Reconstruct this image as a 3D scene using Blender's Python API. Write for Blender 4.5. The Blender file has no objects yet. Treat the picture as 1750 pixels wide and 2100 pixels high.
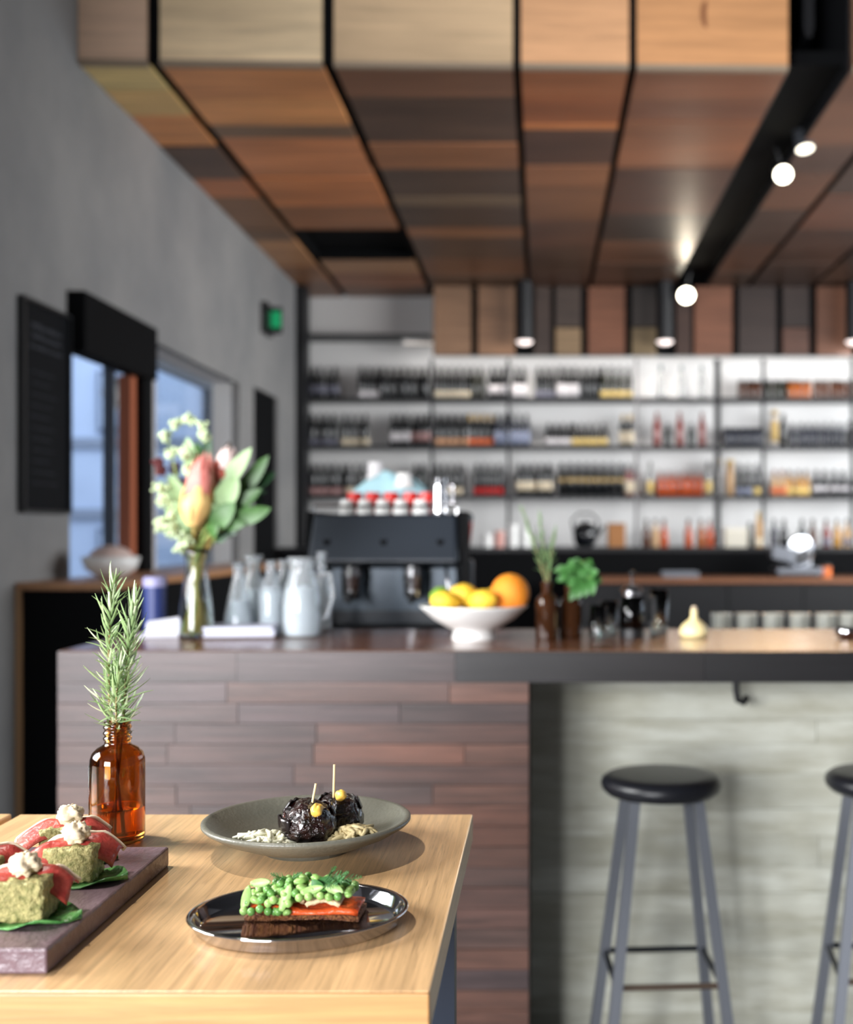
import bpy, math, random
from mathutils import Vector, Matrix, noise as mnoise

random.seed(7)
PI = math.pi
scene = bpy.context.scene
COL = scene.collection

# ------------------------------------------------------------------ camera, world, light, exposure
FPX, VX, VY, CAMZ = 2400.0, 1110.0, 1095.0, 1.30      # focal length and vanishing point in 1750x2100 pixels, eye height in metres
cam_data = bpy.data.cameras.new('camera')
cam_data.sensor_fit = 'VERTICAL'
cam_data.sensor_height = 36.0
cam_data.lens = FPX / 2100.0 * 36.0
cam_data.shift_x = -(VX - 875.0) / 2100.0
cam_data.shift_y = (VY - 1050.0) / 2100.0
cam_data.clip_start = 0.05
cam_data.dof.use_dof = True
cam_data.dof.focus_distance = 1.27
cam_data.dof.aperture_fstop = 3.6
cam_data.dof.aperture_blades = 0
cam = bpy.data.objects.new('camera', cam_data)
cam.location = (0, 0, CAMZ)
cam.rotation_euler = (PI / 2, 0, 0)
COL.objects.link(cam)
scene.camera = cam

world = bpy.data.worlds.new('daylight')
scene.world = world
world.use_nodes = True
bg = world.node_tree.nodes['Background']
bg.inputs['Color'].default_value = (0.76, 0.86, 1.0, 1)
bg.inputs['Strength'].default_value = 2.6

def area_light(name, loc, direction, sx, sy, power, col):
    d = bpy.data.lights.new(name, 'AREA')
    d.shape = 'RECTANGLE'; d.size = sx; d.size_y = sy; d.energy = power; d.color = col
    o = bpy.data.objects.new(name, d)
    o.location = loc
    o.rotation_euler = Vector(direction).to_track_quat('-Z', 'Y').to_euler()
    COL.objects.link(o)
    return o
# daylight entering by the window in the left wall beside the table, and by the shopfront glass behind the camera
area_light('daylight_side_window', (-3.05, 1.55, 2.15), (1, -0.12, -0.30), 1.7, 1.5, 240, (1.0, 0.97, 0.94))
area_light('daylight_front_window', (-4.2, -7.1, 2.2), (0.42, 1, 0.0), 4.2, 2.9, 1650, (0.98, 0.98, 1.0))
rw = area_light('added_right_fill', (5.6, 8.0, 2.3), (-1, 0.48, -0.06), 6.2, 1.9, 265, (1.0, 0.98, 0.96))  # unseen fill added from the right to brighten left wall and shelves
rw.data.spread = 2.0

vs = scene.view_settings
vs.view_transform = 'Standard'
try: vs.look = 'None'
except Exception: pass
vs.gamma = 1.0
vs.use_curve_mapping = False
vs.exposure = 0.25
scene.cycles.use_denoising = True

# ------------------------------------------------------------------ helpers
def at(x, y, d):
    """a point of the place, from where it shows in the photograph and its distance"""
    return Vector(((x - VX) * d / FPX, d, CAMZ - (y - VY) * d / FPX))

def lin(c):
    return tuple(((v / 255.0) / 12.92 if v / 255.0 <= 0.04045 else ((v / 255.0 + 0.055) / 1.055) ** 2.4) for v in c[:3]) + (1.0,)

MATS = {}
def _principled(name):
    m = bpy.data.materials.new(name); m.use_nodes = True
    nt = m.node_tree
    return m, nt, nt.nodes['Principled BSDF']

def _noise_coords(nt, scale, rand=True):
    geo = nt.nodes.new('ShaderNodeNewGeometry')
    mp = nt.nodes.new('ShaderNodeMapping'); mp.inputs['Scale'].default_value = scale
    if rand:
        oi = nt.nodes.new('ShaderNodeObjectInfo')
        mul = nt.nodes.new('ShaderNodeMath'); mul.operation = 'MULTIPLY'; mul.inputs[1].default_value = 7.3
        add = nt.nodes.new('ShaderNodeVectorMath'); add.operation = 'ADD'
        nt.links.new(oi.outputs['Random'], mul.inputs[0])
        nt.links.new(geo.outputs['Position'], add.inputs[0]); nt.links.new(mul.outputs[0], add.inputs[1])
        nt.links.new(add.outputs[0], mp.inputs['Vector'])
    else:
        nt.links.new(geo.outputs['Position'], mp.inputs['Vector'])
    return mp

def mat(name, col=(200, 200, 200), rough=0.5, metal=0.0, trans=0.0, ior=1.45, coat=0.0, emit=None, es=0.0,
        spec=0.5, vary=None, bump=None, objcol=False, col2=None, subsurface=0.0, stretch=(1, 1, 1), rand=True):
    """vary=(noise scale, amount) mixes towards col2 (or a darker tone); bump=(scale, strength)"""
    if name in MATS: return MATS[name]
    m, nt, b = _principled(name)
    L = nt.links.new
    b.inputs['Base Color'].default_value = lin(col)
    b.inputs['Roughness'].default_value = rough
    b.inputs['Metallic'].default_value = metal
    b.inputs['Transmission Weight'].default_value = trans
    b.inputs['IOR'].default_value = ior
    b.inputs['Coat Weight'].default_value = coat
    b.inputs['Coat Roughness'].default_value = 0.08
    b.inputs['Specular IOR Level'].default_value = spec
    if subsurface:
        b.inputs['Subsurface Weight'].default_value = subsurface
        b.inputs['Subsurface Radius'].default_value = (0.006, 0.004, 0.002)
    if emit:
        b.inputs['Emission Color'].default_value = lin(emit); b.inputs['Emission Strength'].default_value = es
    src = None
    if objcol:
        oi = nt.nodes.new('ShaderNodeObjectInfo'); src = oi.outputs['Color']
        L(src, b.inputs['Base Color'])
    if vary:
        mp = _noise_coords(nt, tuple(vary[0] * s for s in stretch), rand)
        n = nt.nodes.new('ShaderNodeTexNoise'); n.inputs['Scale'].default_value = 1.0
        n.inputs['Detail'].default_value = 5.0; n.inputs['Roughness'].default_value = 0.6
        L(mp.outputs[0], n.inputs['Vector'])
        r = nt.nodes.new('ShaderNodeMapRange'); r.inputs[1].default_value = 0.36; r.inputs[2].default_value = 0.66
        L(n.outputs['Fac'], r.inputs[0])
        mx = nt.nodes.new('ShaderNodeMix'); mx.data_type = 'RGBA'
        ml = nt.nodes.new('ShaderNodeMath'); ml.operation = 'MULTIPLY'; ml.inputs[1].default_value = vary[1]
        L(r.outputs[0], ml.inputs[0]); L(ml.outputs[0], mx.inputs['Factor'])
        if src: L(src, mx.inputs['A'])
        else: mx.inputs['A'].default_value = lin(col)
        if col2: mx.inputs['B'].default_value = lin(col2)
        else: mx.inputs['B'].default_value = tuple(v * 0.35 for v in lin(col)[:3]) + (1,)
        L(mx.outputs['Result'], b.inputs['Base Color'])
    if bump:
        mp2 = _noise_coords(nt, tuple(bump[0] * s for s in stretch), rand)
        n2 = nt.nodes.new('ShaderNodeTexNoise'); n2.inputs['Scale'].default_value = 1.0; n2.inputs['Detail'].default_value = 4.0
        L(mp2.outputs[0], n2.inputs['Vector'])
        bp = nt.nodes.new('ShaderNodeBump'); bp.inputs['Strength'].default_value = bump[1]; bp.inputs['Distance'].default_value = 0.01
        L(n2.outputs['Fac'], bp.inputs['Height']); L(bp.outputs['Normal'], b.inputs['Normal'])
    MATS[name] = m
    return m

def wood(name, col=None, axis='X', rough=0.5, fine=60.0, along=2.0, amount=0.45, coat=0.0, spec=0.5, fleck=0.0, bump=0.15):
    """grain runs along axis; col None takes each board's own object colour"""
    if name in MATS: return MATS[name]
    m, nt, b = _principled(name); L = nt.links.new
    b.inputs['Roughness'].default_value = rough; b.inputs['Coat Weight'].default_value = coat
    b.inputs['Coat Roughness'].default_value = 0.15
    b.inputs['Specular IOR Level'].default_value = spec
    i = 'XYZ'.index(axis)
    sc = [fine] * 3; sc[i] = along
    mp = _noise_coords(nt, sc)
    n = nt.nodes.new('ShaderNodeTexNoise'); n.inputs['Scale'].default_value = 1.0; n.inputs['Detail'].default_value = 6.0; n.inputs['Roughness'].default_value = 0.65
    n.inputs['Distortion'].default_value = 0.4
    L(mp.outputs[0], n.inputs['Vector'])
    r = nt.nodes.new('ShaderNodeMapRange'); r.inputs[1].default_value = 0.35; r.inputs[2].default_value = 0.68
    r.inputs[3].default_value = 1.0; r.inputs[4].default_value = 1.0 - amount
    L(n.outputs['Fac'], r.inputs[0])
    sc2 = [fine * 0.08] * 3; sc2[i] = along * 0.35
    mp2 = _noise_coords(nt, sc2)
    n2 = nt.nodes.new('ShaderNodeTexNoise'); n2.inputs['Scale'].default_value = 1.0; n2.inputs['Detail'].default_value = 3.0
    L(mp2.outputs[0], n2.inputs['Vector'])
    r2 = nt.nodes.new('ShaderNodeMapRange'); r2.inputs[1].default_value = 0.3; r2.inputs[2].default_value = 0.7
    r2.inputs[3].default_value = 1.12; r2.inputs[4].default_value = 1.0 - amount * 0.7
    L(n2.outputs['Fac'], r2.inputs[0])
    mu = nt.nodes.new('ShaderNodeMath'); mu.operation = 'MULTIPLY'
    L(r.outputs[0], mu.inputs[0]); L(r2.outputs[0], mu.inputs[1])
    last = mu.outputs[0]
    if fleck:
        sc3 = [fine * 4.0] * 3; sc3[i] = along * 6
        mp3 = _noise_coords(nt, sc3)
        n3 = nt.nodes.new('ShaderNodeTexNoise'); n3.inputs['Scale'].default_value = 1.0; n3.inputs['Detail'].default_value = 2.0
        L(mp3.outputs[0], n3.inputs['Vector'])
        r3 = nt.nodes.new('ShaderNodeMapRange'); r3.inputs[1].default_value = 0.56; r3.inputs[2].default_value = 0.72
        r3.inputs[3].default_value = 1.0; r3.inputs[4].default_value = 1.0 - fleck
        L(n3.outputs['Fac'], r3.inputs[0])
        mu3 = nt.nodes.new('ShaderNodeMath'); mu3.operation = 'MULTIPLY'
        L(last, mu3.inputs[0]); L(r3.outputs[0], mu3.inputs[1]); last = mu3.outputs[0]
    vm = nt.nodes.new('ShaderNodeVectorMath'); vm.operation = 'SCALE'
    if col: vm.inputs[0].default_value = lin(col)[:3]
    else:
        oi = nt.nodes.new('ShaderNodeObjectInfo'); L(oi.outputs['Color'], vm.inputs[0])
    L(last, vm.inputs['Scale']); L(vm.outputs[0], b.inputs['Base Color'])
    bp = nt.nodes.new('ShaderNodeBump'); bp.inputs['Strength'].default_value = bump; bp.inputs['Distance'].default_value = 0.002
    L(n.outputs['Fac'], bp.inputs['Height']); L(bp.outputs['Normal'], b.inputs['Normal'])
    MATS[name] = m
    return m

def pane_glass(name, col=(225, 235, 240), gloss=0.12):
    """thin sheet glass: mostly clear, mirrors more at a slant"""
    if name in MATS: return MATS[name]
    m = bpy.data.materials.new(name); m.use_nodes = True; nt = m.node_tree; nt.nodes.clear(); L = nt.links.new
    out = nt.nodes.new('ShaderNodeOutputMaterial'); t = nt.nodes.new('ShaderNodeBsdfTransparent'); g = nt.nodes.new('ShaderNodeBsdfGlossy')
    t.inputs['Color'].default_value = lin(col); g.inputs['Roughness'].default_value = 0.02
    fc = nt.nodes.new('ShaderNodeLayerWeight'); lw = nt.nodes.new('ShaderNodeMath'); lw.operation = 'POWER'; lw.inputs[1].default_value = 5.0
    L(fc.outputs['Facing'], lw.inputs[0])
    ad = nt.nodes.new('ShaderNodeMath'); ad.operation = 'MULTIPLY_ADD'; ad.inputs[1].default_value = 0.8; ad.inputs[2].default_value = gloss * 0.3
    mx = nt.nodes.new('ShaderNodeMixShader')
    L(lw.outputs[0], ad.inputs[0]); L(ad.outputs[0], mx.inputs[0]); L(t.outputs[0], mx.inputs[1]); L(g.outputs[0], mx.inputs[2]); L(mx.outputs[0], out.inputs['Surface'])
    MATS[name] = m
    return m

class MB:
    """collects faces of ONE piece and links them as one mesh object"""
    def __init__(s): s.v = []; s.f = []
    def box(s, x0, x1, y0, y1, z0, z1):
        n = len(s.v)
        s.v += [(x0, y0, z0), (x1, y0, z0), (x1, y1, z0), (x0, y1, z0), (x0, y0, z1), (x1, y0, z1), (x1, y1, z1), (x0, y1, z1)]
        s.f += [tuple(n + i for i in q) for q in ((0, 3, 2, 1), (4, 5, 6, 7), (0, 1, 5, 4), (1, 2, 6, 5), (2, 3, 7, 6), (3, 0, 4, 7))]
        return s
    def hexa(s, pts):
        n = len(s.v); s.v += [tuple(p) for p in pts]
        s.f += [tuple(n + i for i in q) for q in ((0, 3, 2, 1), (4, 5, 6, 7), (0, 1, 5, 4), (1, 2, 6, 5), (2, 3, 7, 6), (3, 0, 4, 7))]
        return s
    def lathe(s, prof, n=24, c=(0, 0, 0), sx=1.0, sy=1.0, closed=False):
        """profile of (r, z); r = 0 ends close to a point"""
        rings = []
        for r, z in prof:
            if r <= 1e-6:
                rings.append([len(s.v)]); s.v.append((c[0], c[1], c[2] + z))
            else:
                k = len(s.v); rings.append(list(range(k, k + n)))
                s.v += [(c[0] + r * sx * math.cos(2 * PI * i / n), c[1] + r * sy * math.sin(2 * PI * i / n), c[2] + z) for i in range(n)]
        pairs = list(zip(rings, rings[1:]))
        if closed: pairs.append((rings[-1], rings[0]))
        for a, b in pairs:
            if len(a) == 1 and len(b) == 1: continue
            for i in range(n):
                j = (i + 1) % n
                if len(a) == 1: s.f.append((a[0], b[j], b[i]))
                elif len(b) == 1: s.f.append((a[i], a[j], b[0]))
                else: s.f.append((a[i], a[j], b[j], b[i]))
        return s
    def tube(s, pts, rad, n=8, cap=True):
        pts = [Vector(p) for p in pts]
        R = rad if isinstance(rad, (list, tuple)) else [rad] * len(pts)
        up = Vector((0, 0, 1))
        rings = []
        prev = None
        for i, p in enumerate(pts):
            t = (pts[min(i + 1, len(pts) - 1)] - pts[max(i - 1, 0)])
            if t.length < 1e-9: t = Vector((0, 0, 1))
            t.normalize()
            if prev is None:
                a = up if abs(t.z) < 0.9 else Vector((1, 0, 0))
                u = t.cross(a).normalized()
            else:
                u = (prev - t * prev.dot(t))
                u = u.normalized() if u.length > 1e-6 else t.orthogonal().normalized()
            prev = u; w = t.cross(u)
            k = len(s.v); rings.append(k)
            s.v += [tuple(p + (u * math.cos(2 * PI * j / n) + w * math.sin(2 * PI * j / n)) * R[i]) for j in range(n)]
        for a, b in zip(rings, rings[1:]):
            for j in range(n):
                q = (j + 1) % n; s.f.append((a + j, a + q, b + q, b + j))
        if cap:
            s.f.append(tuple(rings[0] + j for j in reversed(range(n)))); s.f.append(tuple(rings[-1] + j for j in range(n)))
        return s
    def ball(s, c, r, nu=16, nv=10, fn=None):
        """ellipsoid; fn(unit vector) scales the radius"""
        if not isinstance(r, (tuple, list)): r = (r, r, r)
        rings = []
        for i in range(nv + 1):
            th = PI * i / nv
            if i in (0, nv):
                u = Vector((0, 0, -math.cos(th))); k = fn(u) if fn else 1
                rings.append([len(s.v)]); s.v.append((c[0], c[1], c[2] + u.z * r[2] * k)); continue
            k0 = len(s.v); rings.append(list(range(k0, k0 + nu)))
            for j in range(nu):
                ph = 2 * PI * j / nu
                u = Vector((math.sin(th) * math.cos(ph), math.sin(th) * math.sin(ph), -math.cos(th)))
                k = fn(u) if fn else 1
                s.v.append((c[0] + u.x * r[0] * k, c[1] + u.y * r[1] * k, c[2] + u.z * r[2] * k))
        for a, b in zip(rings, rings[1:]):
            for j in range(nu):
                q = (j + 1) % nu
                if len(a) == 1: s.f.append((a[0], b[q], b[j]))
                elif len(b) == 1: s.f.append((a[j], a[q], b[0]))
                else: s.f.append((a[j], a[q], b[q], b[j]))
        return s
    def grid(s, rows):
        """rows of points -> a sheet"""
        k = len(s.v); h = len(rows); w = len(rows[0])
        for r in rows: s.v += [tuple(p) for p in r]
        for i in range(h - 1):
            for j in range(w - 1):
                s.f.append((k + i * w + j, k + i * w + j + 1, k + (i + 1) * w + j + 1, k + (i + 1) * w + j))
        return s
    def mesh(s, name, m, smooth=False):
        me = bpy.data.meshes.new(name); me.from_pydata(s.v, [], s.f); me.update()
        me.materials.append(m)
        if smooth: me.polygons.foreach_set('use_smooth', [True] * len(me.polygons))
        return me
    def build(s, name, m, parent=None, smooth=False, bevel=0.0, solid=0.0, sub=0, col=None, loc=None):
        return link(name, s.mesh(name, m, smooth), parent, bevel, solid, sub, col, loc)

def link(name, me, parent=None, bevel=0.0, solid=0.0, sub=0, col=None, loc=None, rot=None, scale=None):
    o = bpy.data.objects.new(name, me); COL.objects.link(o)
    if parent is not None: o.parent = parent
    if solid:
        q = o.modifiers.new('thickness', 'SOLIDIFY'); q.thickness = solid; q.offset = 0
    if bevel:
        q = o.modifiers.new('bevel', 'BEVEL'); q.width = bevel; q.segments = 2; q.limit_method = 'ANGLE'
    if sub:
        q = o.modifiers.new('sub', 'SUBSURF'); q.levels = sub; q.render_levels = sub
    if col is not None: o.color = lin(col)
    if loc is not None: o.location = loc
    if rot is not None: o.rotation_euler = rot
    if scale is not None: o.scale = scale
    return o

def tag(o, label=None, cat=None, group=None, kind=None):
    if label: o['label'] = label
    if cat: o['category'] = cat
    if group: o['group'] = group
    if kind: o['kind'] = kind
    return o

def thing(name, label, cat, loc=(0, 0, 0), rz=0.0, group=None):
    o = bpy.data.objects.new(name, None); COL.objects.link(o)
    o.empty_display_size = 0.02
    o.location = loc; o.rotation_euler = (0, 0, rz)
    return tag(o, label, cat, group)

def copy_tree(o, parent=None):
    c = o.copy(); COL.objects.link(c); c.parent = parent
    for ch in o.children: copy_tree(ch, c)
    return c

def struct(o): o['kind'] = 'structure'; return o

def spot_light(name, loc, direction, power, angle, col, parent=None, blend=0.6, size=0.05):
    d = bpy.data.lights.new(name, 'SPOT'); d.energy = power; d.spot_size = angle; d.spot_blend = blend; d.color = col; d.shadow_soft_size = size
    o = bpy.data.objects.new(name, d); COL.objects.link(o)
    if parent is not None: o.parent = parent
    o.location = loc; o.rotation_euler = Vector(direction).to_track_quat('-Z', 'Y').to_euler()
    return o

# ------------------------------------------------------------------ materials
M_wall = mat('grey_render_wall', (130, 129, 128), 0.8, vary=(1.1, 0.6), col2=(98, 100, 103), bump=(9, 0.25), rand=False)
M_white = mat('white_paint', (214, 213, 212), 0.7, vary=(1.5, 0.12), col2=(190, 192, 194))
M_floor = mat('dark_concrete_floor', (124, 124, 126), 0.35, vary=(2.0, 0.4), col2=(96, 98, 102))
M_black = mat('black_paint', (20, 21, 24), 0.45)
M_matblack = mat('matt_black', (8, 9, 11), 0.8, spec=.12)
M_steel = mat('dark_steel', (30, 33, 38), 0.4, metal=0.6)
M_greysteel = mat('grey_steel', (128, 132, 140), 0.38, metal=0.75)
M_chrome = mat('chrome', (215, 215, 218), 0.12, metal=1.0)
M_board = wood('ceiling_board', None, 'X', 0.42, fine=34, along=1.6, amount=0.40, spec=0.4)
M_fascia = wood('fascia_board', None, 'X', 0.45, fine=22, along=1.4, amount=0.26)
M_plank = wood('bar_plank', None, 'X', 0.42, fine=55, along=3.0, amount=0.6, spec=0.5, bump=0.3)
M_bartop = wood('bar_top', (112, 70, 48), 'X', 0.26, fine=40, along=2.0, amount=0.4, coat=0.2)
M_bamboo = wood('bamboo', (234, 191, 140), 'Y', 0.28, fine=150, along=3.5, amount=0.36, coat=0.15, fleck=0.28, bump=0.05)
M_oak = wood('oak_counter', (176, 126, 84), 'Y', 0.45, fine=50, along=3, amount=0.3)
M_oakx = wood('worktop_wood', (132, 84, 54), 'X', 0.4, fine=50, along=3, amount=0.35)
M_conc = mat('board_formed_concrete', (200, 202, 190), 0.8, vary=(7.0, 0.85), col2=(164, 162, 144), bump=(26, 0.5), objcol=True, stretch=(0.45, 1, 2.2))
M_pane = pane_glass('window_glass', (250, 252, 253))
M_wclear = mat('clear_water', (236, 240, 232), 0, trans=1.0, ior=1.2)
M_glass = mat('clear_glass', (238, 246, 250), 0.02, trans=1.0, ior=1.45)

# ------------------------------------------------------------------ the room
XL, XR, YB, YF = -2.53, 5.2, 12.70, -7.0         # left wall face, right wall face, back wall face, shopfront
SOF, TOP = 3.87, 5.0                              # soffit underside, upper ceiling
WT = 0.06
FZ = -0.14                                         # floor level
struct(MB().box(-14, 12, YF - 6, 30, FZ - .12, FZ).build('floor', M_floor))

wl = MB()
ops = [(0.75, 2.75, 1.15, 3.0), (6.28, 7.25, 1.03, 2.58), (7.50, 9.80, 1.0, 2.56), (10.30, 11.25, FZ, 2.60)]
y = 0.30
for a, b, z0, z1 in ops:
    wl.box(XL - WT, XL, y, a, FZ, TOP)
    if z0 > 0: wl.box(XL - WT, XL, a, b, FZ, z0)
    wl.box(XL - WT, XL, a, b, z1, TOP)
    y = b
wl.box(XL - WT, XL, y, YB + .3, FZ, TOP)
struct(wl.build('wall_left', M_wall))
struct(MB().box(XL, XR + .3, YB, YB + .25, FZ, TOP).build('wall_back', M_white))
wr = MB()
wr.box(XR, XR + .2, YF, 4.7, FZ, TOP).box(XR, XR + .2, 11.8, YB, FZ, TOP).box(XR, XR + .2, 4.7, 11.8, FZ, 1.2).box(XR, XR + .2, 4.7, 11.8, 3.4, TOP)
struct(wr.build('wall_right', mat('charcoal_paint', (84, 84, 86), .8)))
wf = MB()
wf.box(-7.5, -6.5, YF - .2, YF, FZ, TOP).box(-6.5, -1.9, YF - .2, YF, FZ, .5).box(-6.5, -1.9, YF - .2, YF, 3.9, TOP).box(-1.9, 1.6, YF - .2, YF, FZ, TOP)

wf.box(1.6, XR + .25, YF - .2, YF, FZ, TOP)
struct(wf.build('wall_front', mat('charcoal_paint', (84, 84, 86), .8)))
struct(MB().box(-7.7, -7.5, YF - .2, .30, FZ, TOP).box(-7.7, XL - WT, .26, .32, FZ, TOP).build('wall_left_front', M_wall))
w6 = struct(MB().box(-6.5, -1.9, YF - .12, YF - .06, 3.84, 3.9).box(-6.5, -1.9, YF - .12, YF - .06, .5, .56).build('window_5', M_steel))
for q in (-6.47, -4.95, -3.43, -1.93): MB().box(q - .03, q + .03, YF - .12, YF - .06, .56, 3.84).build('mullion', M_steel, w6)
struct(MB().box(-7.7, XR + .25, YF - .2, YB + .25, TOP, TOP + .15).build('ceiling', mat('dark_ceiling', (58, 58, 60), .8)))

def window(n, y0, y1, z0, z1, mull=(), fr=0.05, xin=-0.16, m=M_steel, glass=True):
    f = MB(); x0, x1 = XL + xin - .03, XL + xin + .03
    f.box(x0, x1, y0, y1, z0, z0 + fr); f.box(x0, x1, y0, y1, z1 - fr, z1)
    f.box(x0, x1, y0, y0 + fr, z0 + fr, z1 - fr); f.box(x0, x1, y1 - fr, y1, z0 + fr, z1 - fr)
    o = struct(f.build('window_%d' % n, m))
    ys = [y0 + fr] + list(mull) + [y1 - fr]
    for q in mull: MB().box(x0, x1, q - .02, q + .02, z0 + fr, z1 - fr).build('mullion', m, o)
    if glass:
        for a, b in zip(ys, ys[1:]):
            MB().box(XL + xin - .004, XL + xin + .004, a, b, z0 + fr, z1 - fr).build('pane', M_pane, o)
    return o
window(1, 0.75, 2.75, 1.15, 3.0, (1.75,), xin=-.03)
w2 = window(2, 7.50, 9.80, 1.0, 2.56, (8.3,), fr=0.06, xin=-0.25, m=mat('window_frame_grey', (96, 104, 116), 0.5))
for q in ((9.80, 9.84, 1.0, 2.56), (7.50, 9.84, 2.56, 2.60), (7.50, 9.84, .96, 1.0)):
    MB().box(XL - .29, XL - WT - .001, *q).build('reveal', M_white, w2)
w4 = struct(MB().box(XR + .08, XR + .12, 4.7, 11.8, 3.34, 3.40).box(XR + .08, XR + .12, 4.7, 11.8, 1.2, 1.26).build('window_4', M_steel))  # unseen window added in the right wall to carry the fill
for q in (4.72, 6.02, 7.92, 9.85, 11.78): MB().box(XR + .07, XR + .13, q - .025, q + .025, 1.26, 3.34).build('mullion', M_steel, w4)
for q in (6.045, 7.945, 9.875): MB().box(XR + .096, XR + .104, q, q + 1.88, 1.26, 3.34).build('pane', M_pane, w4)
MB().box(XR + .096, XR + .104, 4.745, 5.995, 1.26, 3.34).build('pane', M_pane, w4)
# the servery window: black roller box, copper-brown far jamb, black guide rail
w3 = struct(MB().box(XL - .02, XL + .10, 6.24, 7.42, 2.27, 2.60).build('window_3', M_matblack, bevel=.01))
MB().box(XL - .058, XL + .02, 7.16, 7.25, 1.03, 2.27).build('copper_jamb', mat('copper_brown', (168, 96, 66), 0.5), w3)
MB().box(XL - .01, XL + .07, 7.25, 7.42, FZ, 2.27).build('guide_rail', M_matblack, w3)
MB().box(XL - .02, XL + .03, 7.42, 7.60, FZ, 2.50).build('post_cover', mat('pale_grey_post', (176, 174, 174), 0.6), w3)
# shade of the doorway near the back corner, put in as a black leaf
d1 = struct(MB().box(XL - .058, XL - .03, 10.30, 11.25, FZ, 2.60).build('doorway_shade', M_matblack))
MB().box(XL - .03, XL - .0, 10.38, 10.44, 1.0, 1.12).build('door_handle', M_steel, d1)
struct(MB().box(XL, XL + .10, 12.05, 12.30, FZ, SOF - .012).build('trim_1', M_black))

# outside the windows: pavement is the floor slab; a pale house front across the lane
fac = struct(MB().box(-13, -3.6, 19.0, 19.4, FZ, 7.5).build('wall_across_lane', mat('sky_tinted_render', (176, 194, 222), 0.8, vary=(0.8, 0.3), col2=(150, 166, 192))))  # bluish outdoor light is put into the wall colour
for zz in (1.55, 2.7, 4.3): MB().box(-13, -3.6, 18.94, 19.0, zz, zz + .16).build('string_course', mat('grey_course', (128, 140, 160), .8), fac)
for xx in (-10.6, -8.9, -7.2, -5.5):
    for zz in (0.4, 2.95, 4.7):
        w = MB().box(xx, xx + .8, 18.95, 19.02, zz, zz + 1.0).build('window', mat('far_window_frame', (108, 122, 146), .5), fac)
        MB().box(xx + .07, xx + .73, 18.93, 18.955, zz + .07, zz + .93).build('pane', mat('far_window_glass', (168, 186, 212), .3), w)
struct(MB().box(-13, -12.7, -8, 19.0, FZ, 6.0).build('wall_lane_side', mat('grey_block', (160, 166, 176), .8, vary=(.6, .3))))
# ------------------------------------------------------------------ timber soffit over the bar
def ydist(py): return (SOF - CAMZ) * FPX / (VY - py)
YN = 6.46                                          # near edge of the soffit
def jx(px): return (px - VX) * YN / FPX            # a joint's x from where it meets the near edge
def near_y(x): return YN + 0.045 * x / 2.0         # the front runs slightly askew to the wall
sof = struct(MB().box(XL, XR, YN + .18, YB, SOF + .09, SOF + .17).build('ceiling_soffit', M_matblack))
bays = [(172, 310, [(140, (232, 188, 132)), (186, (226, 176, 120)), (236, (200, 138, 88)), (300, (92, 70, 58)), (366, (176, 112, 74)), (405, (128, 92, 66)), (470, (112, 84, 64)), (492, (168, 124, 88)), (545, (140, 100, 72)), (575, (120, 84, 62))]),
        (336, 664, [(140, (196, 136, 90)), (200, (206, 146, 96)), (256, (120, 96, 78)), (283, (190, 126, 86)), (365, (180, 116, 74)), (422, (142, 96, 66)), (470, None), (533, (160, 120, 88)), (560, (138, 92, 66)), (585, (120, 82, 60))]),
        (688, 1052, [(140, (118, 84, 64)), (200, (88, 68, 56)), (295, (142, 96, 66)), (345, (80, 64, 54)), (405, (112, 94, 76)), (421, (78, 62, 52)), (465, (128, 88, 62)), (486, (86, 66, 54)), (530, (110, 78, 60)), (565, (84, 64, 52))]),
        (1069, 1290, [(140, (150, 94, 60)), (200, (142, 86, 54)), (255, (176, 112, 68)), (266, (84, 58, 46)), (340, (146, 98, 68)), (382, (120, 82, 58)), (450, (92, 64, 50)), (510, (84, 62, 50)), (560, (80, 58, 48))]),
        (1307, 1618, [(140, (124, 80, 56)), (205, (112, 72, 52)), (250, (136, 88, 60)), (345, (82, 54, 42)), (440, (54, 42, 36)), (495, (96, 66, 50)), (540, (74, 54, 44)), (575, (80, 56, 44))]),
        (1752, 1896, [(140, (110, 78, 60)), (300, (78, 58, 48)), (360, (98, 68, 52)), (430, (66, 50, 42)), (500, (82, 58, 46)), (560, (62, 48, 40))]),
        (1914, 2148, [(140, (90, 66, 52)), (330, (64, 50, 42)), (400, (92, 62, 48)), (470, (70, 52, 44)), (540, (60, 46, 40))]),
        (2166, 2400, [(140, (84, 62, 50)), (360, (70, 52, 44)), (450, (58, 46, 40)), (540, (66, 50, 42))]),
        (2418, 2900, [(140, (84, 62, 50)), (400, (64, 50, 42)), (500, (58, 46, 40))])]
def warm(c): return tuple(min(250, q * k) for q, k in zip(c, (1.20, 1.17, 1.12)))
fcol = [(236, 200, 170), (255, 226, 182), (222, 190, 150), (226, 172, 126), (224, 164, 112), (120, 90, 68), (110, 80, 60), (100, 74, 58), (100, 74, 58)]
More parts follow.
